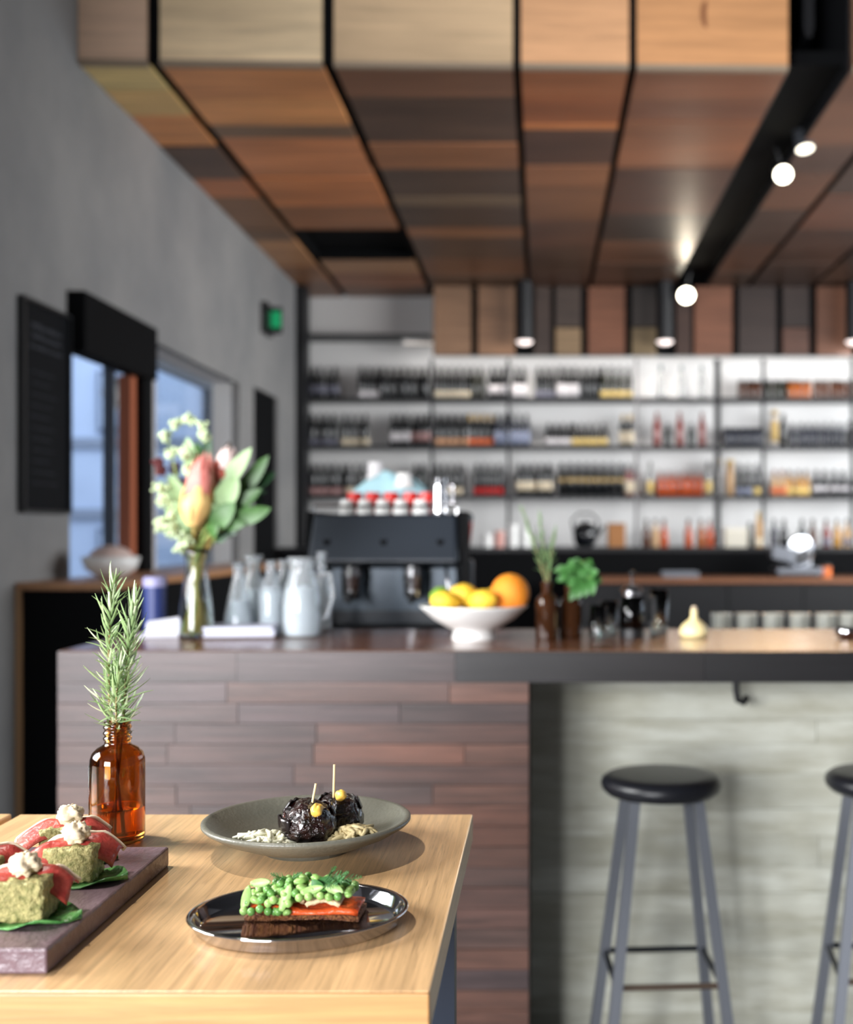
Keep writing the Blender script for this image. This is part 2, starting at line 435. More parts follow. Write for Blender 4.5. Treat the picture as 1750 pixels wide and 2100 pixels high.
for k, (p0, p1, rows) in enumerate(bays):
    x0, x1 = max(jx(p0), XL), min(jx(p1), XR)
    x0 = XL + .004 if k == 0 else x0
    n0 = (near_y(x0) + near_y(x1)) / 2
    for i, (py, c) in enumerate(rows):
        ya = n0 if i == 0 else ydist(py)
        yb = ydist(rows[i + 1][0]) if i + 1 < len(rows) else YB
        if c is None:                              # an open hatch: black box above
            MB().box(x0, x1, ya, yb, SOF + .5, SOF + .52).box(x0, x1, yb - .02, yb, SOF, SOF + .5).build('hatch_lining', M_matblack, sof)
            continue
        dz = random.uniform(-.006, .006)
        if i == 0:                                 # mitred to the askew front
            pts = [(x0, near_y(x0), SOF + dz), (x1, near_y(x1), SOF + dz), (x1, yb - .006, SOF + dz), (x0, yb - .006, SOF + dz),
                   (x0, near_y(x0), SOF + .09), (x1, near_y(x1), SOF + .09), (x1, yb - .006, SOF + .09), (x0, yb - .006, SOF + .09)]
            MB().hexa(pts).build('board', M_board, sof, col=warm(c))
        else:
            MB().box(x0, x1, ya, yb - .006, SOF + dz, SOF + .09).build('board', M_board, sof, col=warm(c))
    # upright front boards and the thin strip along their foot
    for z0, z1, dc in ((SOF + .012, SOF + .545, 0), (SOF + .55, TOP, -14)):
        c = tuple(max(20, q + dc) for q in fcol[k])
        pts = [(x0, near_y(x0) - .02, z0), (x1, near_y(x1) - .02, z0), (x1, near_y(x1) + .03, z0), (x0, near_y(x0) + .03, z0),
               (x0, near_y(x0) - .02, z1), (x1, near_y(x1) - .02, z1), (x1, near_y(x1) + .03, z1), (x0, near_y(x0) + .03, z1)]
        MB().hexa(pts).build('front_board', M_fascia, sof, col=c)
    pts = [(x0, near_y(x0) - .026, SOF - .008), (x1, near_y(x1) - .026, SOF - .008), (x1, near_y(x1) + .02, SOF - .008), (x0, near_y(x0) + .02, SOF - .008),
           (x0, near_y(x0) - .026, SOF + .02), (x1, near_y(x1) - .026, SOF + .02), (x1, near_y(x1) + .02, SOF + .02), (x0, near_y(x0) + .02, SOF + .02)]
    MB().hexa(pts).build('edge_strip', mat('grey_edge_strip', (150, 132, 112), .6), sof)
# knot in the front board beside the light trough
MB().lathe([(0, 0), (.055, .001), (.06, 0)], 14, (0, 0, 0)).build('knot', mat('wood_knot', (132, 84, 54), .6), sof).location = (0, 0, 0)
kn = [o for o in COL.objects if o.name.startswith('knot')][0]
kn.location = (jx(1450), near_y(jx(1450)) - .0195, SOF + .30); kn.rotation_euler = (PI / 2, 0, .2); kn.scale = (.6, 1.3, 1)
# black steel strips in the joints, on the front and along the underside
for p0, p1 in ((310, 336), (664, 688), (1052, 1069), (1290, 1307), (1896, 1914), (2148, 2166), (2400, 2418)):
    xa, xb = jx(p0), jx(p1); ny = near_y((xa + xb) / 2)
    MB().box(xa, xb, ny + .005, YB, SOF + .02, SOF + .085).build('joint_strip', M_matblack, sof)
    MB().box(xa, xb, ny + .005, ny + .05, SOF + .085, TOP).build('joint_strip', M_matblack, sof)
# lined trough that carries the spotlights
xa, xb = jx(1618), jx(1752)
for nm, bx in (('trough_lining', (xa, xa + .012, YN + .08, YB, SOF + .005, SOF + .75)), ('trough_lining', (xb - .012, xb, YN + .08, YB, SOF + .005, SOF + .75)),
               ('trough_lining', (xa, xb, YN - .02, YB, SOF + .75, TOP))):
    MB().box(*bx).build(nm, M_black, sof)
MB().box((xa + xb) / 2 - .02, (xa + xb) / 2 + .02, YN + .3, YB - .1, SOF + .30, SOF + .34).build('light_track', M_black, sof)
MB().box((xa + xb) / 2 - .03, (xa + xb) / 2 + .03, YN + .3, YN + .36, SOF + .34, SOF + .75).build('track_hanger', M_black, sof)
TX = (xa + xb) / 2

def spotlight(label, px, py, d, aim, power, ang, r=.062, ln=.26, glow=14.0, col=(1, .86, .66), body=None):
    """black cylinder spot on the track: body, lens, stalk; aim = direction it shines"""
    c = at(px, py, d); a = Vector(aim).normalized()
    t = thing('ceiling_spotlight', label, 'spotlight', c, 0, 'black cylinder spotlights')
    q = a.to_track_quat('-Z', 'Y')
    R = q.to_matrix()
    def put(mb): mb.v = [tuple(R @ Vector(v)) for v in mb.v]; return mb
    put(MB().lathe([(r * .86, .012), (r * .9, 0), (r, 0), (r, ln), (r * .9, ln + .012), (0, ln + .012)], 28)).build('body', body or mat('spot_black', (26, 28, 32), .32, metal=.3), t, smooth=False)
    put(MB().lathe([(0, .006), (r * .9, .006), (r * .9, .002), (0, .002)], 24)).build('lens', mat('spot_lens_%d' % int(glow * 10), (255, 250, 235), .4, emit=(255, 246, 222), es=glow), t)
    top = R @ Vector((0, 0, ln * .6))
    zt = SOF + .31 - c.z
    MB().tube([top, Vector((TX - c.x, 0, zt)) if abs(TX - c.x) < .4 else top + Vector((0, 0, .25))], .012, 8).build('stalk', M_black, t)
    if power: spot_light('spotlight_beam', tuple(a * .03), a, power, ang, col, t)
    return t
spotlight('black spotlight tilted forward, nearest in the ceiling trough', 1652, 306, 7.7, (.10, -.28, -1), 30, 1.3, glow=3, body=mat('spot_satin', (120, 124, 132), .3, metal=.8))
spotlight('black spotlight just behind the nearest one, lens facing the room', 1607, 358, 8.0, (-.13, -1, -.55), 800, .34, col=(1, .66, .36), r=.064, ln=.22, glow=9)
spotlight('round lit spotlight at the far end of the trough', 1408, 606, 11.8, (-.06, -1.0, -.45), 25, 1.4, r=.085, ln=.2, glow=12)

# boards hung over the shelves at the back
DB = 12.1
def bx(px, d): return (px - VX) * d / FPX
pelmet = struct(MB().box(bx(888, DB), XR, DB + .05, DB + .09, at(0, 728, DB).z, SOF - .012).build('trim_2', M_matblack))
for p0, p1, y0, c in ((890, 966, 600, (150, 114, 86)), (981, 1056, 600, (156, 116, 86)), (1096, 1130, 600, (66, 50, 42)), (1140, 1192, 600, (70, 56, 48)), (1140, 1192, 672, (142, 116, 86)),
                      (1207, 1282, 600, (132, 84, 60)), (1297, 1346, 672, (128, 108, 78)), (1297, 1346, 600, (52, 44, 40)), (1388, 1418, 600, (70, 50, 42)), (1425, 1502, 600, (120, 78, 58)),
                      (1516, 1592, 600, (58, 46, 42)), (1606, 1660, 672, (92, 62, 50)), (1606, 1660, 600, (56, 44, 40)), (1676, 1748, 600, (118, 78, 58)), (1764, 1830, 600, (96, 66, 52)), (1850, 1950, 600, (80, 58, 48))):
    zt = at(0, y0, DB).z - (.004 if y0 > 600 else 0)
    zt = SOF - .012 if y0 == 600 else zt
    zb = at(0, 728, DB).z
    if y0 == 600 and any(True for q in ((1140,), (1297,), (1606,)) if q[0] == p0): zb = at(0, 670, DB).z
    MB().box(bx(p0, DB), bx(p1, DB), DB, DB + .05, zb, zt).build('board', M_board, pelmet, col=c)
# cylinder downlights in front of those boards
for px, lab in ((1076, 'black cylinder downlight before the back boards, above the dark bottles'), (1364, 'black cylinder downlight before the back boards, above the three clear bottles'), (1752, 'black cylinder downlight before the back boards at the right edge')):
    c = at(px, 700, 11.9)
    t = thing('cylinder_downlight', lab, 'downlight', c, 0, 'cylinder downlights over the bottle shelves')
    MB().lathe([(.070, 0), (.085, 0), (.085, SOF - c.z - .012), (0, SOF - c.z - .012)], 24).build('body', M_black, t)
    MB().lathe([(0, -.03), (.05, -.03), (.084, -.002), (.08, .0), (0, .0)], 24).build('diffuser', mat('downlight_diffuser', (255, 240, 235), .5, emit=(255, 238, 232), es=1.6), t)
    spot_light('downlight_beam', (0, 0, -.06), (0, .42, -1), 22, 2.2, (1, .93, .86), t)
# unseen strip added behind the hanging boards to brighten the bottle wall
lt = thing('added_shelf_strip', 'unseen light strip added behind the hanging boards to brighten the bottle shelves', 'light strip', (1.15, 12.26, 3.30))
MB().box(-2.6, 2.6, -.02, .02, .0, .03).build('housing', M_white, lt)
MB().box(-2.58, 2.58, -.015, .015, -.008, 0).build('diffuser', mat('added_strip_diffuser', (255, 245, 235), .5, emit=(255, 240, 226), es=.6), lt)
o = area_light('added_strip_light', (0, .0, -.02), (0, .55, -1), 5.1, .06, 9, (1.0, .95, .90)); o.parent = lt

# ------------------------------------------------------------------ bar counter
BX0, BX1, BY0, BY1, BZ = -1.24, 2.9, 3.0, 3.70, 1.0
bar = thing('bar_counter', 'long bar counter with dark timber front and pale concrete wall under its overhang', 'bar counter', (0, 0, 0))
MB().box(BX0, BX1, BY0 + .012, BY1, BZ - .081, BZ).build('countertop', M_bartop, bar, bevel=.003)
core = MB().box(BX0 + .012, -.045, BY0 + .02, BY1 - .02, FZ, BZ - .0815).build('end_block', M_matblack, bar)
pal = [(82, 62, 59), (88, 65, 60), (77, 60, 58), (92, 68, 61), (73, 58, 57), (95, 69, 61), (86, 66, 61), (79, 62, 62)]
redp = [(116, 76, 61), (104, 71, 59), (94, 66, 58)]
random.seed(11)
def plank_row(z0, z1, xs, xe, yf, th, right_red=False, lo=.28, hi=.62):
    x = xs
    while x < xe - 1e-4:
        w = random.uniform(lo, hi); x2 = x + w
        if xe - x2 < .16: x2 = xe
        c = random.choice(pal)
        if right_red and x2 > -.35 and random.random() < .6: c = random.choice(redp)
        MB().box(x + .001, x2 - .001, yf - random.uniform(0, .003), yf + th, z0 + .0008, z1 - .0008).build('plank', M_plank, bar, col=c)
        x = x2
z = BZ - .081; ROW = .0525
k = 0
while z > FZ + .005:
    z0 = max(FZ, z - ROW)
    plank_row(z0, z, BX0, -.031, BY0, .018, right_red=True)
    z = z0; k += 1
# front edge of the counter slab: darker boards
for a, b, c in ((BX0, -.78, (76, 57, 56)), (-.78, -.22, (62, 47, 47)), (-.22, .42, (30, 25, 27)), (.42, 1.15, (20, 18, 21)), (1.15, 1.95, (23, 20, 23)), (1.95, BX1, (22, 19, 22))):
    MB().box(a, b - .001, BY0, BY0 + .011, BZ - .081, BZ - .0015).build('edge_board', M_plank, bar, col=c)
# inner cheek and the board-marked concrete below the overhang
MB().box(-.0445, -.031, BY0 + .02, BY0 + .42, FZ, BZ - .0815).build('cheek', mat('cheek_dark', (38, 34, 34), .6), bar)
CY = BY0 + .42
MB().box(-.031, BX1, CY + .022, BY1 - .02, FZ, BZ - .0815).build('concrete_core', M_matblack, bar)
z = BZ - .0825; hs = [.075, .085, .07, .09, .10, .08, .09, .075, .095, .085, .09, .08]
k = 0
while z > FZ + .003:
    z0 = max(FZ, z - hs[k % len(hs)]); x = -.03
    while x < BX1 - 1e-4:
        x2 = min(BX1, x + random.uniform(.7, 1.5))
        if BX1 - x2 < .3: x2 = BX1
        g = random.uniform(-13, 9)
        MB().box(x, x2 - .0015, CY - random.uniform(0, .005), CY + .03, z0 + .001, z).build('concrete_course', M_conc, bar, col=(208 + g, 210 + g, 198 + g))
        x = x2
    z = z0; k += 1
hk = at(1514, 1402, 3.3)
MB().tube([(hk.x, CY - .09, BZ - .0815), (hk.x, CY - .09, BZ - .145), (hk.x + .004, CY - .10, BZ - .172), (hk.x + .016, CY - .115, BZ - .176), (hk.x + .024, CY - .125, BZ - .160)], .010, 8).build('bag_hook', M_black, bar)

# ------------------------------------------------------------------ bar stools
def make_stool(label, x, y, rz):
    t = thing('bar_stool', label, 'stool', (x, y, FZ), rz, 'round black bar stools at the counter')
    H = .70 - FZ; r = .152
    MB().lathe([(0, H - .052), (.10, H - .052), (r - .016, H - .047), (r - .004, H - .036), (r, H - .024), (r - .003, H - .012), (r - .016, H - .003), (r * .72, H - .001), (0, H - .003)], 48).build('seat', mat('black_seat', (24, 25, 30), .30, bump=(300, .1)), t, smooth=True)
    top, bot, hw = .078, .168, .0125
    def leg(sx, sy):
        pts = []
        for zz, off in ((0, bot), (H - .05, top)):
            cx, cy = sx * off, sy * off
            pts += [(cx - hw, cy - hw, zz), (cx + hw, cy - hw, zz), (cx + hw, cy + hw, zz), (cx - hw, cy + hw, zz)]
        MB().hexa(pts).build('leg', M_greysteel, t)
        MB().box(sx * bot - .015, sx * bot + .015, sy * bot - .015, sy * bot + .015, -.0, .008).build('foot', M_black, t)
    for sx in (-1, 1):
        for sy in (-1, 1): leg(sx, sy)
    zr = .215 - FZ; off = bot + (top - bot) * zr / (H - .05)
    for (ax, ay, bx_, by_) in ((-1, -1, 1, -1), (-1, 1, 1, 1), (-1, -1, -1, 1), (1, -1, 1, 1)):
        MB().tube([(ax * off, ay * off, zr), (bx_ * off, by_ * off, zr)], .008, 8).build('rung', mat('rung_bronze', (92, 78, 68), .4, metal=.6) if ay == by_ == -1 else M_steel, t)
    return t
make_stool('round black bar stool with grey square legs, whole seat in view', at(1357, 0, 2.93).x, 2.93, .06)
make_stool('round black bar stool cut off by the right edge of the photo', at(1818, 0, 2.95).x, 2.95, -.10)

# ------------------------------------------------------------------ tables in front
TZ = .93
def make_table(label, x0, x1, y0, y1):
    t = thing('bar_table', label, 'table', ((x0 + x1) / 2, (y0 + y1) / 2, FZ))
    w, d = (x1 - x0) / 2, (y1 - y0) / 2
    MB().box(-w, w, -d + .0045, d, TZ - .034 - FZ, TZ - FZ).build('table_top', M_bamboo, t, bevel=.002)
    MB().box(-w, w, -d, -d + .0045, TZ - .034 - FZ, TZ - .0006 - FZ).build('edge_band', wood('bamboo_edge', (206, 156, 98), 'X', .4, fine=120, along=5, amount=.3), t, bevel=.0015)
    navy = mat('navy_steel', (24, 32, 46), .45, metal=.3)
    for sx in (-1, 1):
        for sy in (-1, 1):
            cx, cy = sx * (w - .04), sy * (d - .04)
            MB().box(cx - .02, cx + .02, cy - .02, cy + .02, 0, TZ - .034 - FZ).build('leg', navy, t)
    MB().box(-w + .03, w - .03, d - .05, d - .03, TZ - .09 - FZ, TZ - .034 - FZ).build('apron', navy, t)
    MB().box(-w + .03, w - .03, -d + .03, -d + .05, TZ - .09 - FZ, TZ - .034 - FZ).build('apron', navy, t)
    return t
make_table('square bamboo-topped high table laid with plates of food', -.688, -.090, .942, 1.545)
make_table('neighbouring bamboo-topped table, only its corner at the left edge', -1.30, -.700, .942, 1.548)

# ------------------------------------------------------------------ window bar along the left wall
wc = thing('window_counter', 'black counter with thin wood top along the left wall windows', 'counter', (0, 0, 0))
MB().box(XL + .005, -2.05, 5.62, 9.9, 1.03, 1.066).build('wood_top', M_oak, wc, bevel=.003)
MB().box(XL + .005, -2.08, 5.64, 5.67, FZ, 1.03).build('end_panel', M_matblack, wc)
MB().box(-2.11, -2.08, 5.67, 9.88, FZ, 1.03).build('front_panel', M_matblack, wc)
MB().box(XL + .005, XL + .03, 5.618, 5.64, FZ, 1.03).build('edge_strip', mat('tan_edge', (168, 130, 92), .5), wc)

# chalkboard menu and exit sign
cb = thing('menu_board', 'tall black menu board in a dark frame on the grey wall', 'menu board', (XL, 5.93, 1.42))
MB().box(.002, .022, -.27, .27, 0, 1.02).build('panel', mat('chalkboard', (11, 13, 17), .7, spec=.12), cb)
fr = M_black
for b_ in ((.002, .04, -.285, -.27, -.015, 1.035), (.002, .04, .27, .285, -.015, 1.035), (.002, .04, -.27, .27, -.015, 0), (.002, .04, -.27, .27, 1.02, 1.035)):
    MB().box(*b_).build('frame_rail', fr, cb)
random.seed(5)
chalk = MB()
for i, (zz, h) in enumerate([(.90, .028), (.85, .028), (.80, .02)] + [(.68 - .055 * j, .008) for j in range(11)]):
    yy = -.19 + random.uniform(0, .03)
    while yy < (.17 if i < 3 else random.uniform(.02, .18)):
        w = random.uniform(.012, .04) * (1 if i < 3 else .8)
        chalk.box(.022, .0226, yy, yy + w, zz, zz + h * random.uniform(.6, 1)); yy += w + random.uniform(.006, .014)
tag(chalk.build('chalk_writing', mat('chalk_grey', (46, 49, 56), .9), cb), kind='stuff')
ex = thing('exit_sign', 'small black sign box with glowing green face high on the left wall', 'exit sign', (XL, 10.75, 3.12))
MB().box(0, .05, -.20, .10, 0, .28).build('housing', M_black, ex)
MB().box(.05, .15, -.02, .02, .02, .26).build('arm_box', M_black, ex)
MB().box(.055, .145, -.026, -.021, .07, .22).build('green_face', mat('exit_green', (20, 150, 96), .4, emit=(16, 150, 92), es=.35), ex)
# ------------------------------------------------------------------ back shelves
SD = 12.5
def sz(py): return at(0, py, SD).z
ROWZ = {1: sz(819), 2: sz(916), 3: sz(1017)}
sh = thing('bottle_shelves', 'wall of thin black shelves and uprights holding rows of bottles', 'shelves', (0, 0, 0))
for r, zz in ROWZ.items():
    MB().box(XL + .02, XR - .1, 12.34, 12.695, zz - .028, zz).build('shelf', M_black, sh)
MB().box(XL + .02, bx(887, SD), 12.34, 12.695, sz(690) - .03, sz(690)).build('shelf', M_black, sh)
for px, w in ((612, .05), (886, .035), (1043, .035), (1305, .032), (1471, .062), (1565, .035), (1748, .04), (1900, .04)):
    x = bx(px, SD - .15)
    MB().box(x - w / 2, x + w / 2, 12.33, 12.345, 1.172, (SOF - .01) if px < 880 else 3.145).build('upright', M_black if px != 1305 else mat('grey_upright', (118, 116, 118), .5), sh)

BM = {}
PROF = {'wine': ([(0, 0), (.033, 0), (.0362, .006), (.0362, .225), (.033, .25), (.020, .272), (.017, .28)], [(.017, .28), (.0185, .282), (.0185, .346), (.0, .348)]),
        'fizz': ([(0, 0), (.035, 0), (.0388, .006), (.0388, .19), (.035, .235), (.023, .275), (.019, .285)], [(.019, .285), (.020, .287), (.021, .352), (.0, .355)]),
        'tall': ([(0, 0), (.033, 0), (.036, .006), (.036, .23), (.030, .26), (.016, .30), (.014, .31)], [(.014, .31), (.016, .312), (.016, .365), (0, .367)]),
        'spirit': ([(0, 0), (.037, 0), (.0408, .006), (.0408, .14), (.036, .165), (.016, .195), (.014, .24)], [(.014, .24), (.018, .242), (.018, .275), (0, .277)]),
        'jar': ([(0, 0), (.038, 0), (.0408, .006), (.0408, .15), (.037, .165), (.035, .17)], [(.035, .17), (.038, .171), (.038, .20), (0, .202)]),
        'half': ([(0, 0), (.033, 0), (.0358, .006), (.0358, .15), (.030, .175), (.016, .20), (.015, .21)], [(.015, .21), (.0165, .211), (.0165, .25), (0, .251)]),
        'tube': ([(0, 0), (.040, 0), (.040, .35), (0, .35)], [(.041, .35), (.0415, .33), (.0415, .385), (0, .387)])}
def bmesh_of(kind, part, m, z0=0, z1=0):
    key = (kind, part, m.name, z0, z1)
    if key not in BM:
        prof, cap = PROF[kind]
        if part == 'body': mb = MB().lathe(prof + [(0, prof[-1][1])] if prof[-1][0] > 0 else prof, 12)
        elif part == 'cap': mb = MB().lathe(cap, 10)
        else:
            R = max(p[0] for p in prof) + .0012
            mb = MB().lathe([(R - .002, z0), (R, z0), (R, z1), (R - .002, z1)], 14)
        BM[key] = mb.mesh(part, m, True)
    return BM[key]
def glassy(n, c, rough=.12): return mat('bottle_' + n, c, rough, spec=.5)
G_dark = glassy('dark', (16, 19, 22)); G_olive = glassy('olive', (32, 33, 20)); G_green = glassy('green', (18, 30, 28))
G_clear = mat('bottle_clear', (214, 216, 216), .08, trans=.75); G_amber = glassy('amber', (150, 78, 20)); G_brown = glassy('brown', (74, 40, 20)); G_red = glassy('redbrown', (120, 44, 38))
G_cognac = mat('bottle_cognac', (196, 84, 30), .12, trans=.35); G_gold = glassy('gold', (172, 124, 48)); G_white = glassy('white', (206, 200, 196), .4); G_blue = glassy('blueblack', (24, 28, 44)); G_tan = glassy('tan', (186, 150, 110), .5)
def lab_m(n, c): return mat('paper_' + n, c, .7)
CREAM = lab_m('cream', (222, 208, 182)); WHITE = lab_m('white', (216, 212, 214)); YEL = lab_m('yellow', (222, 194, 120)); GREY = lab_m('grey', (112, 112, 126)); PINK = lab_m('pink', (176, 138, 136)); RED = lab_m('red', (200, 30, 32)); ORG = lab_m('orange', (206, 106, 66)); TAN = lab_m('tan', (196, 150, 116)); BLU = lab_m('blue', (140, 148, 172)); GOLD = lab_m('gold', (190, 160, 100)); TEAL = lab_m('teal', (48, 78, 84))
def bottle(kind, x, y, z, body, cap, label_m, lz, txt, grp, name='wine_bottle', cat='bottle'):
    o = link(name, bmesh_of(kind, 'body', body), loc=(x, y, z), rot=(0, 0, random.uniform(0, 6)))
    tag(o, txt, cat, grp)
    link('cap', bmesh_of(kind, 'cap', cap), o)
    if label_m: link('paper_label', bmesh_of(kind, 'label', label_m, lz[0], lz[1]), o)
    return o
LOW, MID, BIG, HI = (.02, .085), (.06, .15), (.03, .16), (.15, .185)
random.seed(21)
S1, S2, S3 = 'on top shelf', 'on second shelf', 'on third shelf'
runs = [  # row, x0, x1, pitch px, kind, body, cap, label, label range, text
 (1, 628, 690, 15, 'wine', G_dark, M_black, GREY, MID, 'black wine bottle with grey label in the left corner ' + S1),
 (1, 742, 774, 15, 'wine', G_dark, M_black, WHITE, LOW, 'dark wine bottle with low white label, left of the unlabelled run ' + S1),
 (1, 786, 880, 14.5, 'wine', G_dark, M_black, None, LOW, 'black wine bottle without label in the long dark run ' + S1),
 (1, 898, 960, 15, 'wine', G_dark, M_black, CREAM, LOW, 'dark wine bottle with low cream label, right of the first upright ' + S1),
 (1, 972, 980, 15, 'wine', G_olive, M_black, None, LOW, 'olive wine bottle without label ' + S1),
 (1, 1008, 1036, 14, 'wine', G_dark, M_black, WHITE, MID, 'dark bottle with white label, left of the second upright ' + S1),
 (1, 1058, 1074, 15, 'wine', G_dark, M_black, WHITE, BIG, 'dark bottle with tall white label, right of the second upright ' + S1),
 (1, 1104, 1138, 15, 'wine', G_dark, M_black, GREY, LOW, 'black bottle with low grey label near the middle ' + S1),
 (1, 1150, 1182, 15, 'fizz', G_dark, M_black, WHITE, BIG, 'black bottle with large white label near the middle ' + S1),
 (1, 1196, 1222, 15, 'wine', G_dark, M_black, None, LOW, 'black unlabelled bottle beside the large white labels ' + S1),
 (1, 1238, 1296, 17, 'fizz', G_olive, M_black, YEL, LOW, 'dark bottle with wide pale yellow label ' + S1),
 (1, 1356, 1440, 42, 'tall', G_clear, TEAL, None, HI, 'tall clear bottle with dark teal neck ' + S1),
 (1, 1522, 1556, 16, 'jar', G_brown, M_black, None, LOW, 'short dark brown jar left of the right-hand upright ' + S1),
 (1, 1576, 1610, 17, 'jar', G_olive, M_black, None, LOW, 'short olive jar right of the right-hand upright ' + S1),
 (1, 1622, 1660, 17, 'jar', G_amber, M_black, None, LOW, 'short amber jar in the jar row ' + S1),
 (1, 1676, 1790, 17, 'jar', G_brown, M_black, None, LOW, 'short brown jar towards the right end ' + S1),
 (2, 640, 686, 15, 'wine', G_dark, M_black, GREY, LOW, 'dark wine bottle with grey label in the left corner ' + S2),
 (2, 706, 744, 15, 'wine', G_dark, M_black, CREAM, LOW, 'dark wine bottle with low cream label at the left ' + S2),
 (2, 806, 838, 14, 'wine', G_dark, M_black, WHITE, MID, 'dark wine bottle with white label left of the first upright ' + S2),
 (2, 850, 874, 14, 'wine', G_dark, M_black, PINK, MID, 'dark wine bottle with pink label beside the first upright ' + S2),
 (2, 898, 952, 14.5, 'wine', G_dark, M_black, TAN, LOW, 'black wine bottle with low tan label ' + S2),
 (2, 964, 1008, 14.5, 'wine', G_dark, GOLD, ORG, LOW, 'gold-capped dark bottle with low orange label ' + S2),
 (2, 1020, 1082, 15, 'wine', G_blue, M_black, BLU, BIG, 'dark bottle with pale blue label round the second upright ' + S2),
 (2, 1126, 1164, 15, 'half', G_dark, M_black, WHITE, LOW, 'short dark bottle with white label ' + S2),
 (2, 1178, 1236, 15, 'half', G_dark, M_black, YEL, LOW, 'short dark bottle with pale yellow label ' + S2),
 (2, 1278, 1294, 15, 'wine', G_dark, GOLD, CREAM, BIG, 'dark bottle with big cream label left of the grey upright ' + S2),
 (2, 1347, 1441, 46.5, 'tall', G_red, G_red, PINK, (.10, .155), 'tall red-brown bottle with pink band ' + S2),
 (2, 1370, 1418, 48, 'half', G_green, M_black, None, LOW, 'small dark green bottle between tall red-brown bottles ' + S2),
 (2, 1492, 1556, 16, 'jar', G_blue, M_black, None, LOW, 'low blue-black jar left of the right-hand upright ' + S2),
 (2, 1588, 1588, 15, 'tube', G_white, GOLD, GOLD, (.05, .28), 'tall white and gold bottle tube ' + S2),
 (2, 1606, 1606, 15, 'wine', G_dark, M_black, None, LOW, 'dark bottle beside the tall white and gold tube ' + S2),
 (2, 1626, 1726, 16.5, 'half', G_blue, M_black, None, LOW, 'small blue-black bottle in the low run at the right ' + S2),
 (2, 1742, 1776, 17, 'spirit', G_dark, M_black, None, LOW, 'dark squat bottle at the right edge ' + S2),
 (3, 628, 702, 15, 'wine', G_dark, M_black, PINK, LOW, 'dark wine bottle with dull pink label in the left corner ' + S3),
 (3, 716, 748, 15, 'wine', G_dark, M_black, CREAM, LOW, 'dark wine bottle with cream label behind the coffee machine ' + S3),
 (3, 852, 874, 15, 'wine', G_green, M_black, None, LOW, 'dark green wine bottle left of the first upright ' + S3),
 (3, 896, 942, 15, 'wine', G_dark, M_black, CREAM, LOW, 'dark wine bottle with low cream label right of the first upright ' + S3),
 (3, 978, 1026, 15.5, 'wine', G_dark, M_black, RED, LOW, 'dark wine bottle with bright red label ' + S3),
 (3, 1066, 1132, 15, 'wine', G_dark, M_black, CREAM, MID, 'dark wine bottle with cream label right of the second upright ' + S3),
 (3, 1152, 1276, 17.2, 'fizz', G_dark, M_black, GOLD, HI, 'black sparkling wine bottle with gold neck label ' + S3),
 (3, 1288, 1296, 15, 'wine', G_red, M_black, CREAM, BIG, 'red-topped bottle with cream label at the grey upright ' + S3),
 (3, 1334, 1334, 15, 'tall', G_clear, M_black, YEL, BIG, 'clear bottle with yellow label left of the cognac row ' + S3),
 (3, 1354, 1436, 16, 'spirit', G_cognac, G_clear, None, LOW, 'squat bottle of orange-red spirit ' + S3),
 (3, 1453, 1453, 15, 'tall', G_clear, M_black, YEL, BIG, 'clear bottle with yellow label right of the cognac row ' + S3),
 (3, 1472, 1472, 15, 'tube', G_white, GOLD, None, LOW, 'tall white bottle tube by the thick upright ' + S3),
 (3, 1497, 1497, 15, 'tube', G_tan, GOLD, None, LOW, 'tall tan bottle tube by the thick upright ' + S3),
 (3, 1518, 1534, 16, 'wine', G_dark, M_black, BLU, LOW, 'dark bottle with blue label right of the thick upright ' + S3),
 (3, 1552, 1552, 16, 'wine', G_dark, M_black, YEL, LOW, 'dark bottle with yellow label right of the thick upright ' + S3),
 (3, 1588, 1604, 16, 'spirit', G_tan, G_red, ORG, LOW, 'pink and orange squat bottle ' + S3),
 (3, 1620, 1656, 17, 'spirit', G_gold, M_black, YEL, LOW, 'golden squat bottle ' + S3),
 (3, 1674, 1776, 18, 'spirit', G_dark, M_black, WHITE, (.05, .10), 'dark squat bottle with round white label at the right ' + S3)]
for row, x0, x1, pitch, kind, body, cap, lm, lz, txt in runs:
    if not isinstance(cap, bpy.types.Material): cap = M_black
    n = int(round((x1 - x0) / pitch)) + 1
    cap_m = cap
    nm = {'jar': 'storage_jar', 'spirit': 'spirit_bottle', 'tube': 'bottle_tube'}.get(kind, 'wine_bottle')
    for i in range(n):
        px = x0 + i * pitch
        for q in ((886, 9), (1043, 8), (1305, 8), (1471, 9), (1565, 8)): pass
        d = 12.5
        lab = txt if n == 1 else (['leftmost'] + ['second', 'third', 'fourth', 'fifth', 'sixth', 'seventh', 'eighth', 'ninth'][:n - 2] + ['rightmost'])[i] + ' ' + txt
        if len(lab.split()) > 16: lab = lab.replace(' the ', ' ')
        bottle(kind, bx(px, d), d + random.uniform(-.02, .02), ROWZ[row], body, cap_m, lm, lz, lab, txt if n > 1 else None, nm, {'jar': 'jar', 'tube': 'tube'}.get(kind, 'bottle'))

